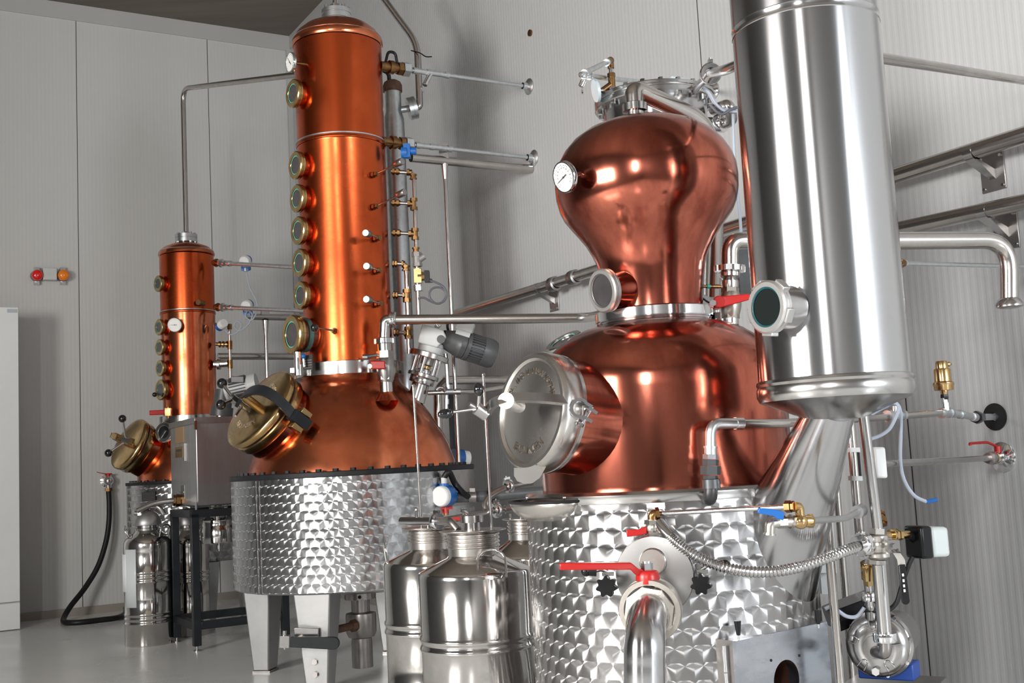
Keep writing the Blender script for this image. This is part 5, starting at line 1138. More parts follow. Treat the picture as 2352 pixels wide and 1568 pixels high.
# ------------------------------------------------------------------ steel vessel behind the onion still
DX, DY = axis_at(1504, 250, 4.12); dz_ = lambda row: zrow(DX, DY, row)
D = thing('flanged_vessel', 'steel vessel with a bolted flange lid, standing behind the onion helmet', 'vessel', (DX, DY, 0))
zl_ = dz_(236); rv = pxr(118, (DX, DY, zl_)); rf_ = pxr(137, (DX, DY, zl_))
MB().lathe([(0, .02), (rv, .02), (rv, zl_ - .02)], (DX, DY, 0), n=80).build('body', STEEL_COL, D, 60)
fg = MB().lathe([(rv * .98, zl_ - .024), (rf_ * .985, zl_ - .024), (rf_, zl_ - .02), (rf_, zl_ - .006), (rf_ * .985, zl_ - .003), (rf_ * .985, zl_ + .001), (rf_, zl_ + .004), (rf_, zl_ + .014), (rf_ * .98, zl_ + .018), (0, zl_ + .018)], (DX, DY, 0), n=80).build('flange_lid', STEEL, D)
bolts(fg, DX, DY, zl_ + .018, rf_ * .92, 20, .010, CHROME, .009); bolts(fg, DX, DY, zl_ - .034, rf_ * .92, 20, .009, CHROME, .010)
# fittings on its lid
q = at(1409, 216, DY - .1); zq = zl_ + .018
def lid(px, py, Y): p = at(px, py, Y); p.z = zq; return p
v0 = lid(1407, 216, DY - .08)
t0 = at(1409, 185, v0.y); t1 = at(1402, 140, v0.y)
LP = thing('cooling_loop', 'galvanised pipe loop with a round pale disc, rising from the flanged vessel lid', 'pipe', v0)
MB().tube([v0, V((v0.x, v0.y, t1.z))], pxr(5, t0), 14).build('riser', STEEL, LP)
m0_ = V((v0.x, v0.y, t0.z)); MB().cyl(m0_ - ZD * .03, m0_ + ZD * .02, .013, 16).nut(m0_ + ZD * .014, m0_ + ZD * .028, .015).nut(m0_ - ZD * .046, m0_ - ZD * .034, .015).cyl(m0_ - ZD * .012, at(1384, 208, v0.y - .01), .0115, 14).build('brass_tee', BRASS_FIT, LP)
dk = at(1372, 208, v0.y - .02); dn2 = facing(dk, -1, .1, .30); MB().lathe([(0, 0), (pxr(26, dk), 0), (pxr(26, dk), -.010), (0, -.012)], dk, -dn2, 40).lathe([(pxr(16, dk), .0), (pxr(17, dk), .003), (pxr(18, dk), .0)], dk, -dn2, 40).build('pale_disc', mat('pale_disc', (.50, .58, .62), .1, .35), LP)
MB().cyl(dk, at(1388, 208, v0.y - .01), .009, 12).build('disc_stem', STEEL_DULL, LP)
c1_ = at(1404, 139, v0.y); c2_ = at(1333, 172, v0.y - .25); c3_ = at(1350, 178, v0.y - .22); c4_ = at(1530, 196, DY + .55)
MB().cyl(V((v0.x, v0.y, c1_.z - .03)), V((v0.x, v0.y, c1_.z + .006)), .012, 14).sphere(V((v0.x, v0.y, c1_.z)), .014, 14).cyl(V((v0.x, v0.y, c1_.z)), V((v0.x, v0.y, c1_.z)) + (c2_ - c1_).normalized() * .03, .013, 14).build('top_elbow', BRASS_FIT, LP)
b_ = RW(1637, 208, .003)
MB().tube([V((v0.x, v0.y, c1_.z)), c2_, c2_ + (b_ - c2_).normalized() * .03, b_], .0095, 14, .02).build('galvanised_run', GALV, LP)
dl = (c2_ - c1_).normalized(); dr_ = (b_ - c2_).normalized()
for c, d in ((c1_ + dl * .04, dl), (c2_ - dl * .05, dl), (c2_ + dr_ * .04, dr_), (c2_ + dr_ * .10, dr_)): MB().cyl(c, c + d * .012, .0135, 14).build('collar', GALV, LP)
rosette(LP, b_, -QD, .05, CHROME)
q = c2_ + dr_ * .03 - ZD * .02; MB().cyl(q, q - ZD * .02 - cR * .01, .010, 12).lathe([(.007, -.002), (.010, -.002), (.010, .002), (.007, .002)], q - ZD * .038 - cR * .006, (1, 0, 0), 14).build('drain_plug', CHROME, LP)
jb = at(1556, 196, DY + .02); jb.z = zq + .035; tag(MB().box(jb, (cR * .9 + V((0, .4, 0))).normalized() * .045, V((-.4, .9, 0)).normalized() * .035, ZD * .035).build('junction_box', mat('pale_box', (.58, .66, .70), 0, .4), None, 38, .004), 'small pale junction box lying on the flanged vessel lid', 'box')
# vapour pipe from the lid to the column, with clamp
a = lid(1583, 200, DY - .02); b_ = at(1632, 169, 3.55); c = at(1668, 160, 3.15); e = V((KX, KY, at(1690, 158, 2.9).z))
CP = thing('crossover_pipe', 'short bent steel pipe with round clamp, from the flanged vessel to the steel column', 'pipe', a)
ee = c + (e - c) * ((e - c).length - rk + .005) / (e - c).length
MB().tube([a, b_, c, ee], pxr(11, b_), 20, .08).build('pipe', PIPE, CP); clampring(b_, (c - a).normalized() - cF * .9, pxr(25, b_), CP, w=.014)
# second pipe behind the helmet with elbow and clamp
a = at(1600, 280, 4.1); b_ = at(1652, 283, 4.02); c = at(1700, 262, 3.9); t = thing('side_elbow', 'steel elbow with a clamp leaving the side of the flanged vessel', 'pipe', a)
MB().tube([a, b_, at(1682, 280, 3.98), at(1676, 238, 3.9), at(1640, 252, 4.05)], pxr(13, b_), 20, .05).build('pipe', PIPE, t); clampring(at(1655, 283, 4.02), b_ - a, pxr(21, b_), t, w=.02)
cbs = [[(1602, 195), (1622, 206), (1640, 235), (1660, 250), (1690, 252)], [(1606, 196), (1628, 212), (1646, 240), (1664, 254), (1692, 256)], [(1630, 240), (1655, 262), (1680, 250), (1696, 246)]]
for i, (cp_, m_) in enumerate(zip(cbs, (GREYCBL, GREYCBL, DKCBL))):
    tag(MB().tube(smooth([at(x, y, 3.85 - .01 * i) for x, y in cp_], 5), .005, 8).build('signal_cable', m_), ('pale grey cable dropping from the vessel lid towards the steel column', 'second pale cable running beside the first from the vessel lid', 'dark cable hanging lowest between the flanged vessel and the steel column')[i], 'cable')
tag(MB().tube(smooth([at(x, y, 3.9) for x, y in ((1684, 262), (1686, 340), (1692, 420), (1700, 500), (1703, 560))], 5), .0055, 8).build('signal_cable', GREYCBL), 'long grey cable hanging straight down beside the left edge of the steel column', 'cable')
# pipes seen between the helmet and the column
t = thing('riser_pipes', 'pair of upright steel pipes between the onion helmet and the steel column', 'pipe', (at(1640, 700, 3.75).x, 3.75, 0))
for px, r_ in ((1636, 5.5), (1650, 7.5)):
    p = at(px, 560, 3.75); MB().tube([(p.x, 3.75, 1.2), (p.x, 3.75, p.z + .15), (p.x - .02, 3.78, p.z + .3)], pxr(r_, p), 16).build('pipe', STEEL, t)
clampring(at(1638, 622, 3.73), ZD, pxr(18, at(1638, 622, 3.7)), t, w=.012)
oY = BY + .02
OP = thing('pot_outlet', 'steel elbow pipe with a red-handled ball valve on the shoulder of the onion still', 'pipe', at(1677, 765, oY))
ov = lambda row: at(1676 + (row - 620) * .02, row, oY)
MB().tube([ov(615), at(1676, 552, oY), at(1745, 552, oY + .02), at(1790, 556, oY + .03)], pxr(20, ov(615)), 22, .075, seg=12).build('elbow', PIPE, OP)
u_ = lambda n: pxr(n, ov(680)); axv = (ov(620) - ov(760)).normalized()
k = MB().lathe([(u_(24), 0), (u_(34), .003), (u_(34), .019), (u_(24), .022)], ov(626), axv, 36); x, y, z = frame(axv)
for i in range(6):
    tt_ = i * math.pi / 3 + .3; q = x * math.cos(tt_) + y * math.sin(tt_); k.box(ov(626) + z * .011 + q * u_(34), q * .003, z.cross(q) * .009, z * .008)
k.build('union_nut', CHROME, OP)
MB().lathe([(u_(19), 0), (u_(20), .012), (u_(20), .02), (u_(16), .026), (u_(23), .034), (u_(23), .048)], ov(661), axv, 32).build('liner', STEEL, OP)
vb = MB().lathe([(u_(18), u_(-38)), (u_(22), u_(-26)), (u_(25), u_(-10)), (u_(25), u_(8)), (u_(20), u_(22))], ov(692), axv, 32).nut(ov(731), ov(719), u_(21)).nut(ov(674), ov(661), u_(21)).build('valve_body', mat('nickel', (.42, .39, .34), 1, .35), OP)
MB().cyl(ov(768), ov(731), u_(18), 28).build('stub_pipe', STEEL, OP)
MB().lathe([(u_(18.5), .02), (u_(20), .008), (u_(27), -.006), (u_(40), -.02)], ov(761), axv, 32).build('copper_collar', COPPER_DARK, OP)
h0 = at(1650, 694, oY - .05); h1 = at(1722, 682, oY - .055); hx = (h1 - h0).normalized(); hzv = (ZD - hx * hx.z).normalized(); L_ = (h1 - h0).length
k = MB().prism([(-.012, -.016), (.01, -.017), (L_, -.008), (L_, .009), (.01, .015), (-.012, .016)], h0, hx, hzv, .010).cyl(h0 + V((0, -.012, 0)), h0 + V((0, .04, 0)), .018, 24).build('red_handle', RED, OP, bevel=.003)
c = at(1637, 696, oY - .06); MB().nut(c + V((.0, -.006, 0)), c + V((0, .008, 0)), .010).build('handle_nut', STEEL_DULL, k)
a, b_ = at(1606, 657, oY - .03), at(1656, 658, oY - .01); d = (b_ - a).normalized(); k = MB().cyl(a + d * .012, b_, .0045, 12).cyl(b_ - d * .028, b_ - d * .006, .006, 12).build('sensor_probe', BRASS_FIT, OP)
MB().cyl(a + d * .024, a + d * .034, .0062, 14).build('green_band', mat('green_band', (.0, .30, .22), 0, .35), k); MB().box(a, cR * .006, V((0, .007, 0)), ZD * .008).build('probe_plug', CHROME, k)
tag(MB().tube(smooth([at(x, y, oY - .04) for x, y in ((1605, 664), (1608, 676), (1618, 688), (1634, 698))], 5), .0028, 8).build('probe_cable', RUBBER), 'short black cable curving from the green-banded probe to the red valve', 'cable')
pl_ = at(1722, 620, 4.3); tag(MB().box(pl_, cR * .05, V((0, .04, 0)), ZD * .09).build('dark_motor', GREYD), 'dark grey motor housing glimpsed between the red valve and the steel column', 'motor')
# ------------------------------------------------------------------ long pipes on brackets along the right wall
def wallpipe(label, pa, pb, r, off, clamps, brackets, caps=True, ext=0.0):
    a, b_ = RW(*pa, off), RW(*pb, off); d = (b_ - a).normalized(); b_ = b_ + d * ext; t = thing('wall_pipe', label, 'pipe', a, 'thick steel pipes on the right wall')
    MB().tube([a, b_], r, 24).build('pipe', PIPE, t)
    for px, py in clamps:
        q = RW(px, py, off); MB().lathe([(r, -.035), (r * 1.35, -.03), (r * 1.4, -.012), (r * 1.25, -.004), (r * 1.25, .004), (r * 1.4, .012), (r * 1.35, .03), (r, .035)], q, d, 32).build('pipe_joint', STEEL_DULL, t)
    for px, py in brackets:
        q = RW(px, py, off); w0 = q + QD * (off - .004)
        k = MB().box(w0 - ZD * .07, d * .055, QD * .003, ZD * .075).build('bracket_plate', STEEL_DULL, t, bevel=.002)
        MB().lathe([(r * 1.01, -.02), (r * 1.06, -.02), (r * 1.06, .02), (r * 1.01, .02)], q, d, 28).hexa([q - ZD * r - d * .025 - QD * .01, q - ZD * r + d * .025 - QD * .01, q - ZD * r + d * .025 + QD * .01, q - ZD * r - d * .025 + QD * .01], [w0 - ZD * .10 - d * .012, w0 - ZD * .10 + d * .012, w0 - ZD * .06 + d * .012, w0 - ZD * .06 - d * .012]).build('bracket_arm', STEEL, k)
        kk = MB()
        for sx in (-1, 1):
            for sz_ in (-1, 1): kk.cyl(w0 - QD * .003 - ZD * .07 + d * .042 * sx + ZD * .06 * sz_, w0 - QD * .009 - ZD * .07 + d * .042 * sx + ZD * .06 * sz_, .006, 10)
        kk.build('screws', CHROME, k)
    return t
p_ = RW(2041, 415, .12); wallpipe('upper long steel pipe sloping down along the right wall, passing behind the onion still', (1045, 722), (2352, 310), .0335, .12, [(1272, 652), (1318, 637)], [(1236, 662), (2232, 350)], ext=1.2)
wallpipe('lower long steel pipe on the right wall, just above the pipe elbow', (1800, 583), (2352, 464), .031, .12, [], [(2262, 484)], ext=1.2)
a = at(2012, 130, KY + .05); d = (at(2352, 185, 1.0 * KY + .9) - a)
b_ = RW(2420, 196, .002); t = thing('overhead_pipe', 'steel pipe leaving the tall steel column near the top and running to the wall', 'pipe', a)
e = V((KX, KY, a.z)); a2 = e + (a - e).normalized() * rk
MB().tube([a2, b_], pxr(13, a), 22).build('pipe', PIPE, t); MB().lathe([(pxr(13, a), .0), (pxr(15, a), 0), (pxr(15, a), .012), (pxr(13, a), .014)], a2, b_ - a2, 28).build('weld_collar', STEEL, t)
eY = 3.35
t = thing('elbow_pipe', 'thick steel pipe bending down beside the wall pipes, open end with a flange', 'pipe', at(2318, 712, eY))
p0 = V((KX + .05, KY + .1, at(2050, 552, eY - .35).z)); p1 = at(2318, 551, eY); p2 = at(2319, 700, eY)
MB().tube([at(2040, 553, eY - .1), p1, p2], pxr(20, p1), 24, .10, seg=12).build('pipe', PIPE, t)
MB().lathe([(pxr(20, p2), .02), (pxr(24, p2), .016), (pxr(31, p2), .004), (pxr(31, p2), -.006), (pxr(18, p2), -.01), (0, -.01)], p2, ZD, 36).build('flange', STEEL, t)
a = at(2068, 604, 3.5); b_ = RW(2390, 613, .002); t = thing('thin_water_pipe', 'thin galvanised pipe with a brass end fitting below the thick elbow pipe', 'pipe', a); d = (b_ - a).normalized()
MB().tube([a, b_], pxr(5.5, a), 14).build('pipe', GALV, t); MB().cyl(a - d * .02, a + d * .02, .012, 14).nut(a - d * .01, a + d * .008, .016).build('brass_fitting', BRASS_FIT, t); MB().cyl(a + d * .02, a + d * .035, .011, 14).build('collar', GALV, t)
# ------------------------------------------------------------------ galvanised water line with the air vent
gY = BY - .44
W = thing('galvanised_line', 'galvanised water line bending up from a black elbow on the onion still jacket', 'pipe', at(1632, 1140, gY))
p0, p1, p2 = at(1632, 1120, gY), at(1632, 972, gY), at(1800, 972, gY + .10); p3 = at(2060, 955, 3.35); p4 = at(2178, 947, 3.75)
wr = pxr(12.5, p1)
jp = at(1620, 1143, gY + .08)
MB().tube([jp + V((0, .06, 0)), at(1632, 1146, gY - .005), at(1633, 1108, gY)], wr * 1.25, 20, .045, seg=10).build('black_elbow', mat('black_iron', (.05, .05, .052), .6, .42), W)
MB().lathe([(wr * 1.3, -.01), (wr * 1.65, -.01), (wr * 1.65, .012), (wr * 1.3, .014)], at(1634, 1112, gY), ZD, 28).nut(at(1632, 1106, gY), at(1632, 1092, gY), wr * 1.35).nut(at(1632, 1090, gY), at(1632, 1070, gY), wr * 1.85).nut(at(1632, 1069, gY), at(1632, 1055, gY), wr * 1.5).build('union', mat('iron_grey', (.09, .095, .10), .6, .4), W)
MB().nut(at(1632, 1054, gY), at(1632, 1043, gY), wr * 1.45).cyl(at(1632, 1044, gY), at(1632, 1028, gY), wr * 1.15, 20).cyl(at(1632, 1029, gY), at(1632, 1024, gY), wr * 1.3, 20).build('galvanised_nipple', GALV, W)
MB().tube([at(1632, 1030, gY), p1, p1 + (p2 - p1).normalized() * .09], wr, 22, .055, seg=12).build('bend', GALV, W)
kx = p1 + (p2 - p1).normalized() * .075; MB().cyl(kx, kx + (p2 - p1).normalized() * .022, wr * 1.15, 22).build('collar', GALV, W)
MB().tube([p1 + (p2 - p1).normalized() * .08, p2, p3, p4], wr * .82, 20).build('pipe', PIPE, W)
hole = RW(2287, 957, .0)
for c, d in ((at(2056, 954, 3.34), p3 - p2), (at(2172, 948, 3.73), p4 - p3)):
    d = d.normalized(); k = MB().cyl(c - d * .045, c + d * .045, wr * 1.02, 20)
    for s in (-1, 1): k.cyl(c + d * .042 * s - d * .006, c + d * .042 * s + d * .006, wr * 1.25, 20)
    k.cyl(c, c + ZD * .035, wr * .8, 16).nut(c + ZD * .02, c + ZD * .05, wr * .85); k.build('tee', GALV, W)
p5, p6 = at(2210, 952, 3.85), at(2240, 958, 4.0)
k = MB().tube([p4, p5, p6, hole], wr * .9, 18, .03).cyl(p4 + (p5 - p4) * .2, p4 + (p5 - p4) * .4, wr * 1.1, 18).cyl(p4 + (p5 - p4) * .8, p5, wr * 1.15, 18).cyl(p6 - (p6 - p5) * .25, p6, wr * 1.1, 18); k.build('end_fittings', GALV, W)
dh = (hole - p6).normalized(); MB().nut(p6 + dh * .02, p6 + dh * .085, wr * 1.7).nut(p6 + dh * .095, p6 + dh * .13, wr * 1.5).build('black_union', BLACKP, W)
MB().lathe([(wr * 1.2, .002), (.052, .002), (.054, .006), (wr * 1.2, .012)], hole, -QD, 28).build('wall_hole_rim', DARK, W)
av = at(2173, 948, 3.73); avc = av + ZD * .05; AVz = lambda row: zrow(av.x, av.y, row)
AV = thing('air_vent', 'brass automatic air vent standing on the galvanised water line', 'air vent', (av.x, av.y, AVz(915)))
q_ = lambda n: pxr(n, av)
MB().lathe([(q_(7), AVz(922)), (q_(9.5), AVz(912)), (q_(9), AVz(905)), (0, AVz(905))], (av.x, av.y, 0), n=6).build('black_nut', BLACKP, AV)
MB().lathe([(q_(8), AVz(905)), (q_(9), AVz(900)), (q_(9), AVz(897)), (q_(21), AVz(896)), (q_(22), AVz(893)), (q_(22), AVz(887)), (q_(23.5), AVz(884)), (q_(23.5), AVz(879)), (q_(19.5), AVz(876)), (q_(19), AVz(850)), (q_(18), AVz(847)), (q_(14), AVz(846)), (q_(14), AVz(834)), (q_(12), AVz(829)), (0, AVz(828))], (av.x, av.y, 0), n=36).build('float_body', BRASS, AV)
c = V((av.x, av.y, AVz(836))); MB().cyl(c, c + cR * q_(18), q_(5.5), 14).cyl(c + cR * q_(18), c + cR * q_(23), q_(4.5), 14, q_(2)).build('vent_nozzle', BRASS, AV)
MB().nut((av.x, av.y, AVz(925)), (av.x, av.y, AVz(942)), q_(9)).build('galvanised_socket', GALV, AV)
# pipe with the red lever at the wall
a = at(2024, 1066, 3.15); b_ = RW(2303, 1050, .0); d = (b_ - a).normalized(); t = thing('wall_supply', 'steel pipe with a brass joint and a thin red lever, entering a chrome wall rose', 'pipe', b_)
MB().tube([a, b_ - d * .15], pxr(9, a), 18).build('pipe', PIPE, t); rosette(t, b_, -QD, .060, CHROME)
c = b_ - d * .19; MB().cyl(c - d * .05, c, .022, 16).nut(c - d * .02, c - d * .05, .025).build('steel_coupling', STEEL_DULL, t); MB().cyl(c, c + d * .06, .019, 16).nut(c + d * .01, c + d * .03, .024).build('brass_joint', BRASS, t)
MB().cyl(c + d * .06, b_, .018, 16).nut(c + d * .075, c + d * .11, .024).sphere(c + d * .125, .025, 16).build('valve_body', CHROME, t)
h = c + d * .115 + ZD * .035; e = at(2228, 1023, h.y - .12); MB().cyl(h - ZD * .015, h + ZD * .008, .013, 12).tube([h + ZD * .006, h + (e - h) * .35 + ZD * .02, e + ZD * .008, e], .0052, 8, .02).build('red_lever', RED, t)
wb = at(2013, 1062, 3.12); tag(MB().box(wb, cR * .016, V((.0, .04, 0)), ZD * .042).build('pale_box', WHITEP, None, 38, .006), 'flat pale box on the end of the wall supply pipe, beside the steel pole', 'box')
for i, (cp_, lab) in enumerate((([(1990, 958), (2030, 935), (2058, 928), (2068, 945), (2069, 985), (2068, 1060), (2078, 1105), (2100, 1138), (2128, 1152)], 'pale cable hanging down the right wall to a loose blue-tipped end'), ([(1984, 952), (2028, 930), (2052, 924), (2064, 938), (2046, 980), (2025, 998), (2000, 1008)], 'pale cable looping under the galvanised line behind the steel pole'))):
    P = [at(x, y, 3.22 if i else 3.24) for x, y in cp_]; c = tag(MB().tube(smooth(P, 6), .0055, 8).build('loose_cable', GREYCBL), lab, 'cable')
    if i == 0: MB().cyl(P[-1], at(2152, 1147, 3.24), .006, 8).build('blue_tip', BLUE, c)
# ------------------------------------------------------------------ poles, three way valve, pump
zB = 0.0
P1a, P1b = at(1981, 945, KY + .04), at(2016, 1215, 2.95)
PO = thing('condensate_pole', 'shiny upright pipe dropping from the steel column to the brass and steel three-way valve', 'pipe', (P1b.x, P1b.y, P1b.z))
P1a = V((P1b.x - .01, P1b.y - .02, P1a.z + .05))
rp1 = pxr(12, P1b)
xa = at(1981, 945, 2.93); MB().tube([P1b, V((xa.x, xa.y, xa.z + .03))], rp1, 22).build('pipe', STEEL, PO)
vc = at(2016, 1252, 2.95); u_ = lambda n: pxr(n, vc); pa_ = (xa - P1b).normalized()
MB().nut(at(2016, 1226, 2.95), at(2016, 1213, 2.95), u_(20)).lathe([(u_(16), u_(26)), (u_(25), u_(22)), (u_(25), u_(14)), (u_(22), u_(8)), (u_(22), u_(-14)), (u_(26), u_(-18)), (u_(26), u_(-26)), (u_(18), u_(-32))], vc, ZD, 32).cyl(vc - cR * u_(28), vc + cR * u_(30), u_(19), 24).sphere(vc, u_(25), 24).nut(at(2018, 1296, 2.95), at(2018, 1286, 2.95), u_(21)).build('three_way_body', mat('cast_steel', (.60, .57, .53), 1, .3), PO)
lv0 = at(2050, 1253, 2.90); k = MB().box(lv0, cR * u_(14), V((0, .010, 0)), ZD * u_(13)).nut(lv0 + V((0, -.010, 0)), lv0 + V((0, -.022, 0)), u_(7)).strip([lv0 + ZD * .0, at(2060, 1270, 2.88), at(2070, 1285, 2.88), at(2072, 1300, 2.88)], V((0, -.005, 0)) + cR * .008, .004).build('lever_arm', STEEL, PO)
g0, g1 = at(2071, 1296, 2.875), at(2081, 1388, 2.875); gx = (g1 - g0).normalized(); gs = gx.cross(V((0, 1, 0))).normalized(); L_ = (g1 - g0).length; w2 = u_(9)
if gs.cross(gx).y > 0: gs = -gs
poly = [(-w2 * .8, 0), (-w2, L_ * .9)] + [(-w2 * math.cos(math.pi * i / 8), L_ * .9 + w2 * math.sin(math.pi * i / 8)) for i in range(1, 8)] + [(w2, L_ * .9), (w2 * .8, 0)]
MB().prism(poly[::-1], g0 + V((0, .005, 0)), gs, gx, .008).build('black_grip', BLACKP, k, 30, bevel=.002)
kk = MB()
for row in (1320, 1333, 1345, 1356): q = at(2074 + (row - 1320) * .1, row, 2.868); kk.box(q, gs * u_(2), gx * u_(3), V((0, .001, 0)))
kk.build('white_marks', WHITEP, k)
# lower glass-like pipe to the pump
q0, q1 = at(2019, 1296, 2.95), at(2033, 1462, 2.96); MB().tube([q0, q1], u_(16), 24).build('lower_pipe', STEEL, PO)
MB().lathe([(u_(16), u_(-10)), (u_(26), u_(-10)), (u_(27), u_(-7)), (u_(27), u_(7)), (u_(26), u_(10)), (u_(16), u_(10))], q1, (q0 - q1), 32).build('clamp', CHROME, PO)
ppc = at(2009, 1492, 3.02)
MB().tube([q1, at(2035, 1502, 2.96), at(2016, 1497, 3.0), at(2012, 1497, 3.03)], u_(14), 20, .035, seg=10).build('elbow', STEEL_DULL, PO)
# brass branch and grey actuator
ba, bb = at(2040, 1229, 3.02), at(2088, 1227, 3.08); d = (bb - ba).normalized(); br_ = MB().cyl(ba - d * .02, bb, .0105, 16).nut(ba + d * .022, ba + d * .034, .017).nut(ba + d * .038, ba + d * .05, .017).cyl(ba + d * .012, ba + d * .02, .016, 16).build('brass_branch', BRASS, PO)
sp2 = [at(2025, 1206, 3.04), at(2022, 1190, 3.05), at(2020, 1176, 3.06)]; MB().tube(sp2, .013, 14).nut(at(2023, 1203, 3.04), at(2021, 1192, 3.05), .019).nut(at(2021, 1187, 3.05), at(2020, 1180, 3.06), .016).build('brass_spur', BRASS_FIT, PO)
ac = at(2110, 1244, 3.10); AC = thing('valve_actuator', 'grey and black electric valve actuator on the brass branch', 'actuator', ac - ZD * .05)
ex = (cR * .92 + V((0, .35, 0))).normalized(); ey = ZD.cross(ex)
MB().box(ac, ex * u_(18), ey * .035, ZD * u_(39)).build('black_base', BLACKP, AC, bevel=.008)
MB().box(ac + ex * u_(43), ex * u_(26), ey * .033, ZD * u_(36)).build('grey_cover', WHITEP if False else mat('cover_grey', (.56, .60, .60), 0, .4), AC, bevel=.010)
MB().cyl(bb - d * .004, ac - ex * u_(14) + ZD * .01, .012, 16).build('coupling', BLACKP, AC)
tag(MB().tube(smooth([at(x, y, 3.05) for x, y in ((2096, 1278), (2082, 1310), (2070, 1350), (2058, 1385), (2034, 1402), (1990, 1400))], 6), .0065, 10).build('actuator_cable', RUBBER), 'black cable sweeping down from the valve actuator to the pump', 'cable')
# side outlet: brass fitting and thin pipe into the pump
s0 = at(1990, 1290, 2.98); SO = thing('pump_feed', 'narrow upright brass and steel pipe feeding the top of the pump', 'pipe', at(2000, 1410, 3.06))
s1 = at(1998, 1405, 3.06); MB().tube([s0, s1], u_(9.5), 18).build('pipe', CHROME, SO)
MB().cyl(at(1990, 1292, 2.98), at(1993, 1328, 3.0), u_(14), 20).nut(at(1990, 1296, 2.98), at(1991, 1308, 2.99), u_(15)).nut(at(1993, 1328, 3.0), at(1994, 1340, 3.01), u_(12)).build('brass_check_valve', BRASS, SO)
clampring(at(1996, 1370, 3.03), ZD, u_(18), SO, w=.011)
MB().cyl(at(1998, 1388, 3.05), at(1999, 1418, 3.07), u_(12), 20).build('socket', STEEL, SO)
PC = at(2008, 1486, 3.06); PU = thing('steel_pump', 'round stainless steel pump with ribbed face on a blue foot', 'pump', (PC.x, PC.y, .62)); pn = facing(PC, -.25, .05, .965); pn.z = 0; pn.normalize(); R0_ = pxr(73, PC)
x, y, z = frame(pn)
MB().lathe([(0, 0), (R0_ * .34, 0), (R0_ * .36, -.003), (R0_ * .62, -.002), (R0_ * .80, -.008), (R0_ * .92, -.016), (R0_ * .97, -.022), (R0_ * .97, -.055), (R0_ * 1.05, -.058), (R0_ * 1.05, -.075), (R0_ * .8, -.08), (R0_ * .75, -.25), (0, -.25)], PC, pn, 64).build('pump_housing', STEEL, PU)
k = MB()
for i in range(5):
    t = R_(90) * 0 + i * 2 * math.pi / 5 + R_(0); q = x * math.cos(t) + y * math.sin(t); s_ = z.cross(q); o = PC + q * R0_ * .66 - pn * .0005
    pts = [o + q * R0_ * .16 + s_ * R0_ * .12, o - q * R0_ * .08 + s_ * R0_ * .09, o - q * R0_ * .13, o - q * R0_ * .08 - s_ * R0_ * .09, o + q * R0_ * .16 - s_ * R0_ * .12]
    k = MB().tube(smooth(pts, 4), R0_ * .022, 8).build('raised_rib', STEEL, PU)
k = MB()
for i in range(8):
    t = i * 2 * math.pi / 8 + .2; q = x * math.cos(t) + y * math.sin(t)
    b__ = MB().nut(PC + q * R0_ * 1.0 - pn * .056, PC + q * R0_ * 1.0 - pn * .048, .005).build('bolt', CHROME, PU)
dpl = PC - x * R0_ * .74 - pn * .004 if x.z > 0 else PC + x * R0_ * .74 - pn * .004
MB().nut(dpl - pn * .01, dpl + pn * .012, .011).build('drain_plug', CHROME, PU)
bl = PC - pn * .13; MB().box(V((bl.x, bl.y, PC.z - R0_ * .94)), x.cross(pn).normalized() * R0_ * .88, pn * .04, ZD * .022).build('blue_foot', mat('pump_blue', (.01, .06, .30), 0, .4), PU, bevel=.004)
tz_ = PC.z - R0_ * 1.16 - .022; bt = tag(MB().box(V((bl.x, bl.y, tz_ - .012)), x.cross(pn).normalized() * .12, pn * .14, ZD * .012).build('pump_shelf', STEEL), 'small steel shelf on legs carrying the pump', 'shelf')
for sx in (-1, 1):
    for sy in (-1, 1): c = V((bl.x, bl.y, 0)) + x.cross(pn).normalized() * .10 * sx + pn * .11 * sy; MB().cyl(c, c + ZD * (tz_ - .024), .012, 12).build('leg', STEEL_DULL, bt)
mt_ = at(1962, 1400, 3.25); tag(MB().box(mt_, cR * .07 + ZD * .025, V((0, .06, 0)), ZD * .028 - cR * .008).build('black_hood', BLACKP, None, 38, .004), 'black plastic hood behind the steel pump', 'cover')
tag(MB().tube(smooth([at(x, y, 3.0) for x, y in ((1895, 1398), (1910, 1392), (1925, 1402), (1945, 1415), (1968, 1415), (1985, 1395))], 5), .005, 8).build('pump_cable', GREYCBL), 'pale cable sagging in front of the black hood', 'cable')
# rear poles
for px0, py0, px1, py1, r, Y, lab in ((1962, 1000, 1968, 1230, 10.5, 3.02, 'upright pipe with flat grey clips just left of the shiny pole'), (1908, 1180, 1920, 1568, 10.5, 2.98, 'slim steel pole passing the right edge of the burner door'), (1927, 1100, 1937, 1400, 8, 3.6, 'dull upright pipe at the wall, seen right of the sloping duct')):
    a = at((px0 + px1) / 2, (py0 + py1) / 2, Y); top = zrow(a.x, a.y, py0 - 30)
    z0_ = 0 if py1 > 1300 else zrow(a.x, a.y, py1)
    t = tag(MB().cyl((a.x, a.y, z0_), (a.x, a.y, top), pxr(r, a), 18).build('upright_pipe', PIPE), lab, 'pipe', None)
    if Y == 3.02:
        for row in (1033, 1098): MB().box((a.x, a.y - .004, zrow(a.x, a.y, row)), cR * pxr(12, a), V((0, .018, 0)), ZD * .006).build('pipe_clip', GREYP, t)
        MB().box((a.x + .012, a.y + .005, zrow(a.x, a.y, 1066)), cR * .004, V((0, .012, 0)), ZD * .034).build('black_strip', BLACKP, t)
s = at(1893, 1325, 3.35); tag(MB().box(s, cR * .018, V((0, .03, 0)), ZD * .045).build('cable_box', GREYP), 'small grey cable box behind the slim pole near the duct', 'box')
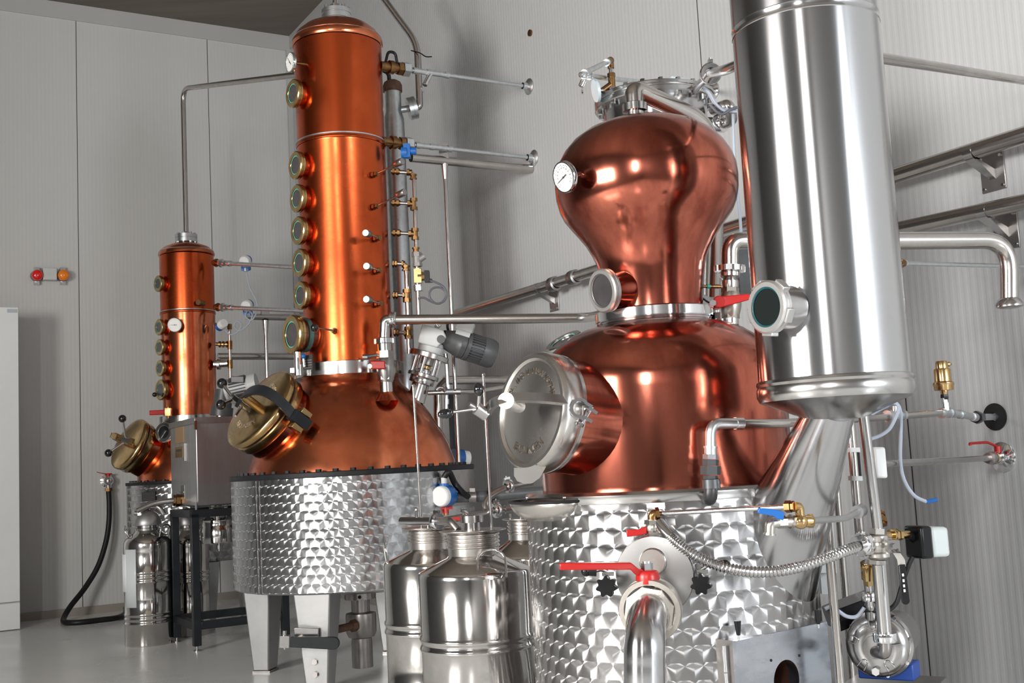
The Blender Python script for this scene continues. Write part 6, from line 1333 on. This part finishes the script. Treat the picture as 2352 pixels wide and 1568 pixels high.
s = at(1886, 1240, 3.3); tag(MB().box(s, cR * .03, V((0, .03, 0)), ZD * .09).build('grey_cabinet', GREYP), 'grey box glimpsed between the sloping duct and the slim pole', 'box')
# ------------------------------------------------------------------ corrugated hose, taps, and the big red valve in front
hY0, hY1 = dc.y + .03, 2.93
HP = [(1513, 1202), (1530, 1222), (1552, 1243), (1590, 1271), (1640, 1295), (1700, 1310), (1765, 1313), (1830, 1303), (1890, 1284), (1940, 1265), (1978, 1252)]
pts = smooth([at(x, y, hY0 + (hY1 - hY0) * i / (len(HP) - 1) - .10 * math.sin(math.pi * i / (len(HP) - 1))) for i, (x, y) in enumerate(HP)], 44)
def cut(P, a, b): n = len(P) - 1; return P[int(n * a):int(n * b) + 1]
rh_ = pxr(13.5, pts[len(pts) // 2])
CH = thing('corrugated_hose', 'corrugated steel hose sagging in front of the sloping duct', 'hose', pts[len(pts) // 2])
n_ = 62
MB().tube(cut(pts, .13, .97), lambda t: rh_ * (.90 + .12 * math.sin(2 * math.pi * n_ * t)), 18).build('hose', STEEL, CH, 0)
MB().tube(cut(pts, 0, .15), lambda t: rh_ * (1.15 - .12 * t), 20).build('end_sleeve', STEEL, CH)
e = pts[-1]; d = (pts[-1] - pts[-12]).normalized()
k = MB().lathe([(rh_ * .9, -.012), (rh_ * 1.9, -.010), (rh_ * 2.1, -.004), (rh_ * 2.1, .014), (rh_ * 1.8, .02), (rh_ * 1.2, .03), (rh_ * 1.2, .05)], e, d, 32); x, y, z = frame(d)
for i in range(6):
    t = i * math.pi / 3; q = x * math.cos(t) + y * math.sin(t); k.box(e + d * .005 + q * rh_ * 2.1, q * .003, z.cross(q) * .008, d * .008)
k.build('union_nut', CHROME, CH)
tY = dc.y + .035
SVt = thing('spray_valve', 'small steel valve with a short red lever and brass elbow above the discharge door', 'valve', at(1503, 1232, tY))
vt = lambda x, y: at(x, y, tY)
MB().cyl(vt(1500, 1232), vt(1499, 1193), .017, 18).nut(vt(1500, 1230), vt(1500, 1218), .021).nut(vt(1499, 1204), vt(1499, 1194), .021).sphere(vt(1500, 1212), .021, 18).build('valve_body', mat('nickel_small', (.50, .47, .43), 1, .3), SVt)
MB().tube([vt(1499, 1194), vt(1498, 1181), vt(1512, 1179)], .012, 14, .012).nut(vt(1506, 1180), vt(1514, 1179), .016).build('brass_elbow', BRASS_FIT, SVt)
a, b_ = vt(1484, 1217), vt(1440, 1221); d = (b_ - a).normalized(); zz = (ZD - d * d.z).normalized()
MB().prism([(0, -.008), (.01, -.010), (.05, -.012), (.05, .006), (.02, .004), (0, .010)], a - V((0, .005, 0)), d, zz, -.008).build('red_lever', RED, SVt, bevel=.002); MB().cyl(vt(1496, 1214), vt(1484, 1216), .007, 12).build('spindle', STEEL, SVt)
MB().cyl(at(1546, 1204, tY + .06), at(1546, 1204, tY + .09), .024, 24).build('wall_nipple', STEEL, SVt)
r0_, r1_ = at(1514, 1179, tY), at(1812, 1163, 2.62); WR = thing('rinse_pipe', 'thin straight steel pipe with a brass elbow, crossing in front of the sloping duct', 'pipe', r0_)
MB().tube([r0_, r1_], pxr(5.5, r0_), 16).build('pipe', CHROME, WR); d = (r1_ - r0_).normalized(); MB().nut(r1_ - d * .008, r1_ + d * .006, .014).nut(r1_ + d * .008, r1_ + d * .014, .0125).build('brass_nut', BRASS_FIT, WR)
el = at(1836, 1163, 2.62); dn_ = at(1838, 1192, 2.62); MB().tube([r1_ + d * .012, el, dn_], .0105, 14, .012).build('brass_elbow', BRASS, WR)
TA = thing('blue_tap', 'small nickel tap with a blue lever on a brass tee, before the sloping duct', 'tap', at(1770, 1228, 2.60))
MB().cyl(at(1826, 1197, 2.62), at(1864, 1196, 2.63), .014, 18).nut(at(1856, 1196, 2.63), at(1868, 1195.5, 2.63), .016).sphere(at(1838, 1197, 2.62), .018, 18).cyl(dn_, at(1838, 1182, 2.62), .012, 14).build('brass_tee', BRASS, TA)
NK = mat('nickel_tap', (.58, .55, .50), 1, .28)
MB().tube([at(1828, 1197, 2.62), at(1776, 1200, 2.60), at(1769, 1204, 2.60), at(1768, 1228, 2.60)], .0115, 16, .018).nut(at(1820, 1197, 2.62), at(1814, 1197.5, 2.615), .017).nut(at(1804, 1198, 2.61), at(1786, 1199, 2.605), .0145).cyl(at(1768, 1224, 2.60), at(1767.5, 1229, 2.60), .014, 16).cyl(at(1788, 1194, 2.60), at(1788, 1184, 2.60), .006, 12).build('tap_body', NK, TA)
a, b_ = at(1793, 1181, 2.595), at(1740, 1172, 2.595); d = (b_ - a).normalized(); zz = (ZD - d * d.z).normalized()
MB().prism([(-.004, -.012), (.012, -.011), (.018, -.006), (.055, -.006), (.055, .007), (.012, .009), (-.004, .006)], a - V((0, .007, 0)), d, zz, -.013).build('blue_lever', BLUE, TA, bevel=.002)
MB().tube([at(1866, 1195, 2.63), at(1944, 1190, 2.8), at(1976, 1172, 2.95)], pxr(7.5, at(1900, 1190, 2.75)), 16, .03).cyl(at(1968, 1176, 2.92), at(1978, 1171, 2.96), .017, 16).build('feed_pipe', SATIN, TA)
# big front ball valve
fv = V((dn.x, dn.y, -.10)).normalized(); v0 = at(1492, 1372, dc.y - .03); F_ = thing('drain_valve', 'big ball valve with a long red lever and thick steel pipe in the foreground', 'valve', v0)
vr = lambda n: pxr(n, at(1492, 1400, 2.62))
NKB = mat('valve_casting', (.55, .51, .46), .9, .36, (.47, .44, .40), 30, 1, bump=.1, bscale=200)
vq = at(1492, 1404, 2.62)
MB().lathe([(vr(40), -.12), (vr(52), -.10), (vr(62), -.075), (vr(66), -.05), (vr(66), -.03), (vr(72), -.028), (vr(73), -.022), (vr(73), -.006), (vr(71), 0), (vr(60), .001)], vq, fv, 56).build('valve_body', NKB, F_)
x, y, z = frame(fv); MB().lathe([(vr(60), -.006), (vr(59), .010), (vr(50), .013), (vr(40), .013)], vq, fv, 8, x * math.cos(.2) + y * math.sin(.2)).build('hex_nut', NKB, F_, 25)
fp = [vq - fv * .01, at(1486, 1418, 2.575), at(1481, 1470, 2.50), at(1480, 1530, 2.49), at(1481, 1600, 2.49), at(1482, 1760, 2.49)]
MB().tube(smooth(fp, 8), vr(45), 40).build('drain_pipe', STEEL_COL, F_, 60); MB().lathe([(vr(44), .008), (vr(48), .012), (vr(48), .018), (vr(44), .022)], vq + ZD * -.006, (fv + ZD * -.25).normalized(), 40).build('weld_bead', STEEL_DULL, F_)
hb = at(1488, 1333, 2.64); MB().cyl(hb - ZD * .03, hb + ZD * .01, vr(15), 20).build('stem', NKB, F_)
hu = MB().lathe([(vr(28), -.006), (vr(28), .008), (vr(26), .018), (vr(22), .024), (0, .025)], hb, ZD, 36).box(hb - ZD * .008 - cR * vr(24), cR * .004, V((0, .010, 0)), ZD * .008).box(hb - ZD * .008 + cR * vr(24), cR * .004, V((0, .010, 0)), ZD * .008)
hbt = hb + ZD * .018
a, b_ = hbt - cR * vr(12), at(1440, 1298, 2.62); e_ = at(1285, 1300, 2.60)
hu.strip([a, at(1462, 1312, 2.63), at(1448, 1299, 2.62), e_], V((0, .013, 0)) , vr(16)); hu.build('red_lever', RED, F_, bevel=.003)
MB().nut(hbt + ZD * .004, hbt + ZD * .022, vr(14)).cyl(hbt + ZD * .022, hbt + ZD * .026, vr(10), 20).build('top_nut', GALV, F_, 25)
sg = at(1219, 76, 1); q = RW(1219, 76, .0); tag(MB().cyl(q + QD * .01, q - QD * .012, pxr(5.5, q) * 1.4, 20).build('wall_plug', BRASS_FIT), 'small brown plug in the bare wall above the onion helmet', 'plug')
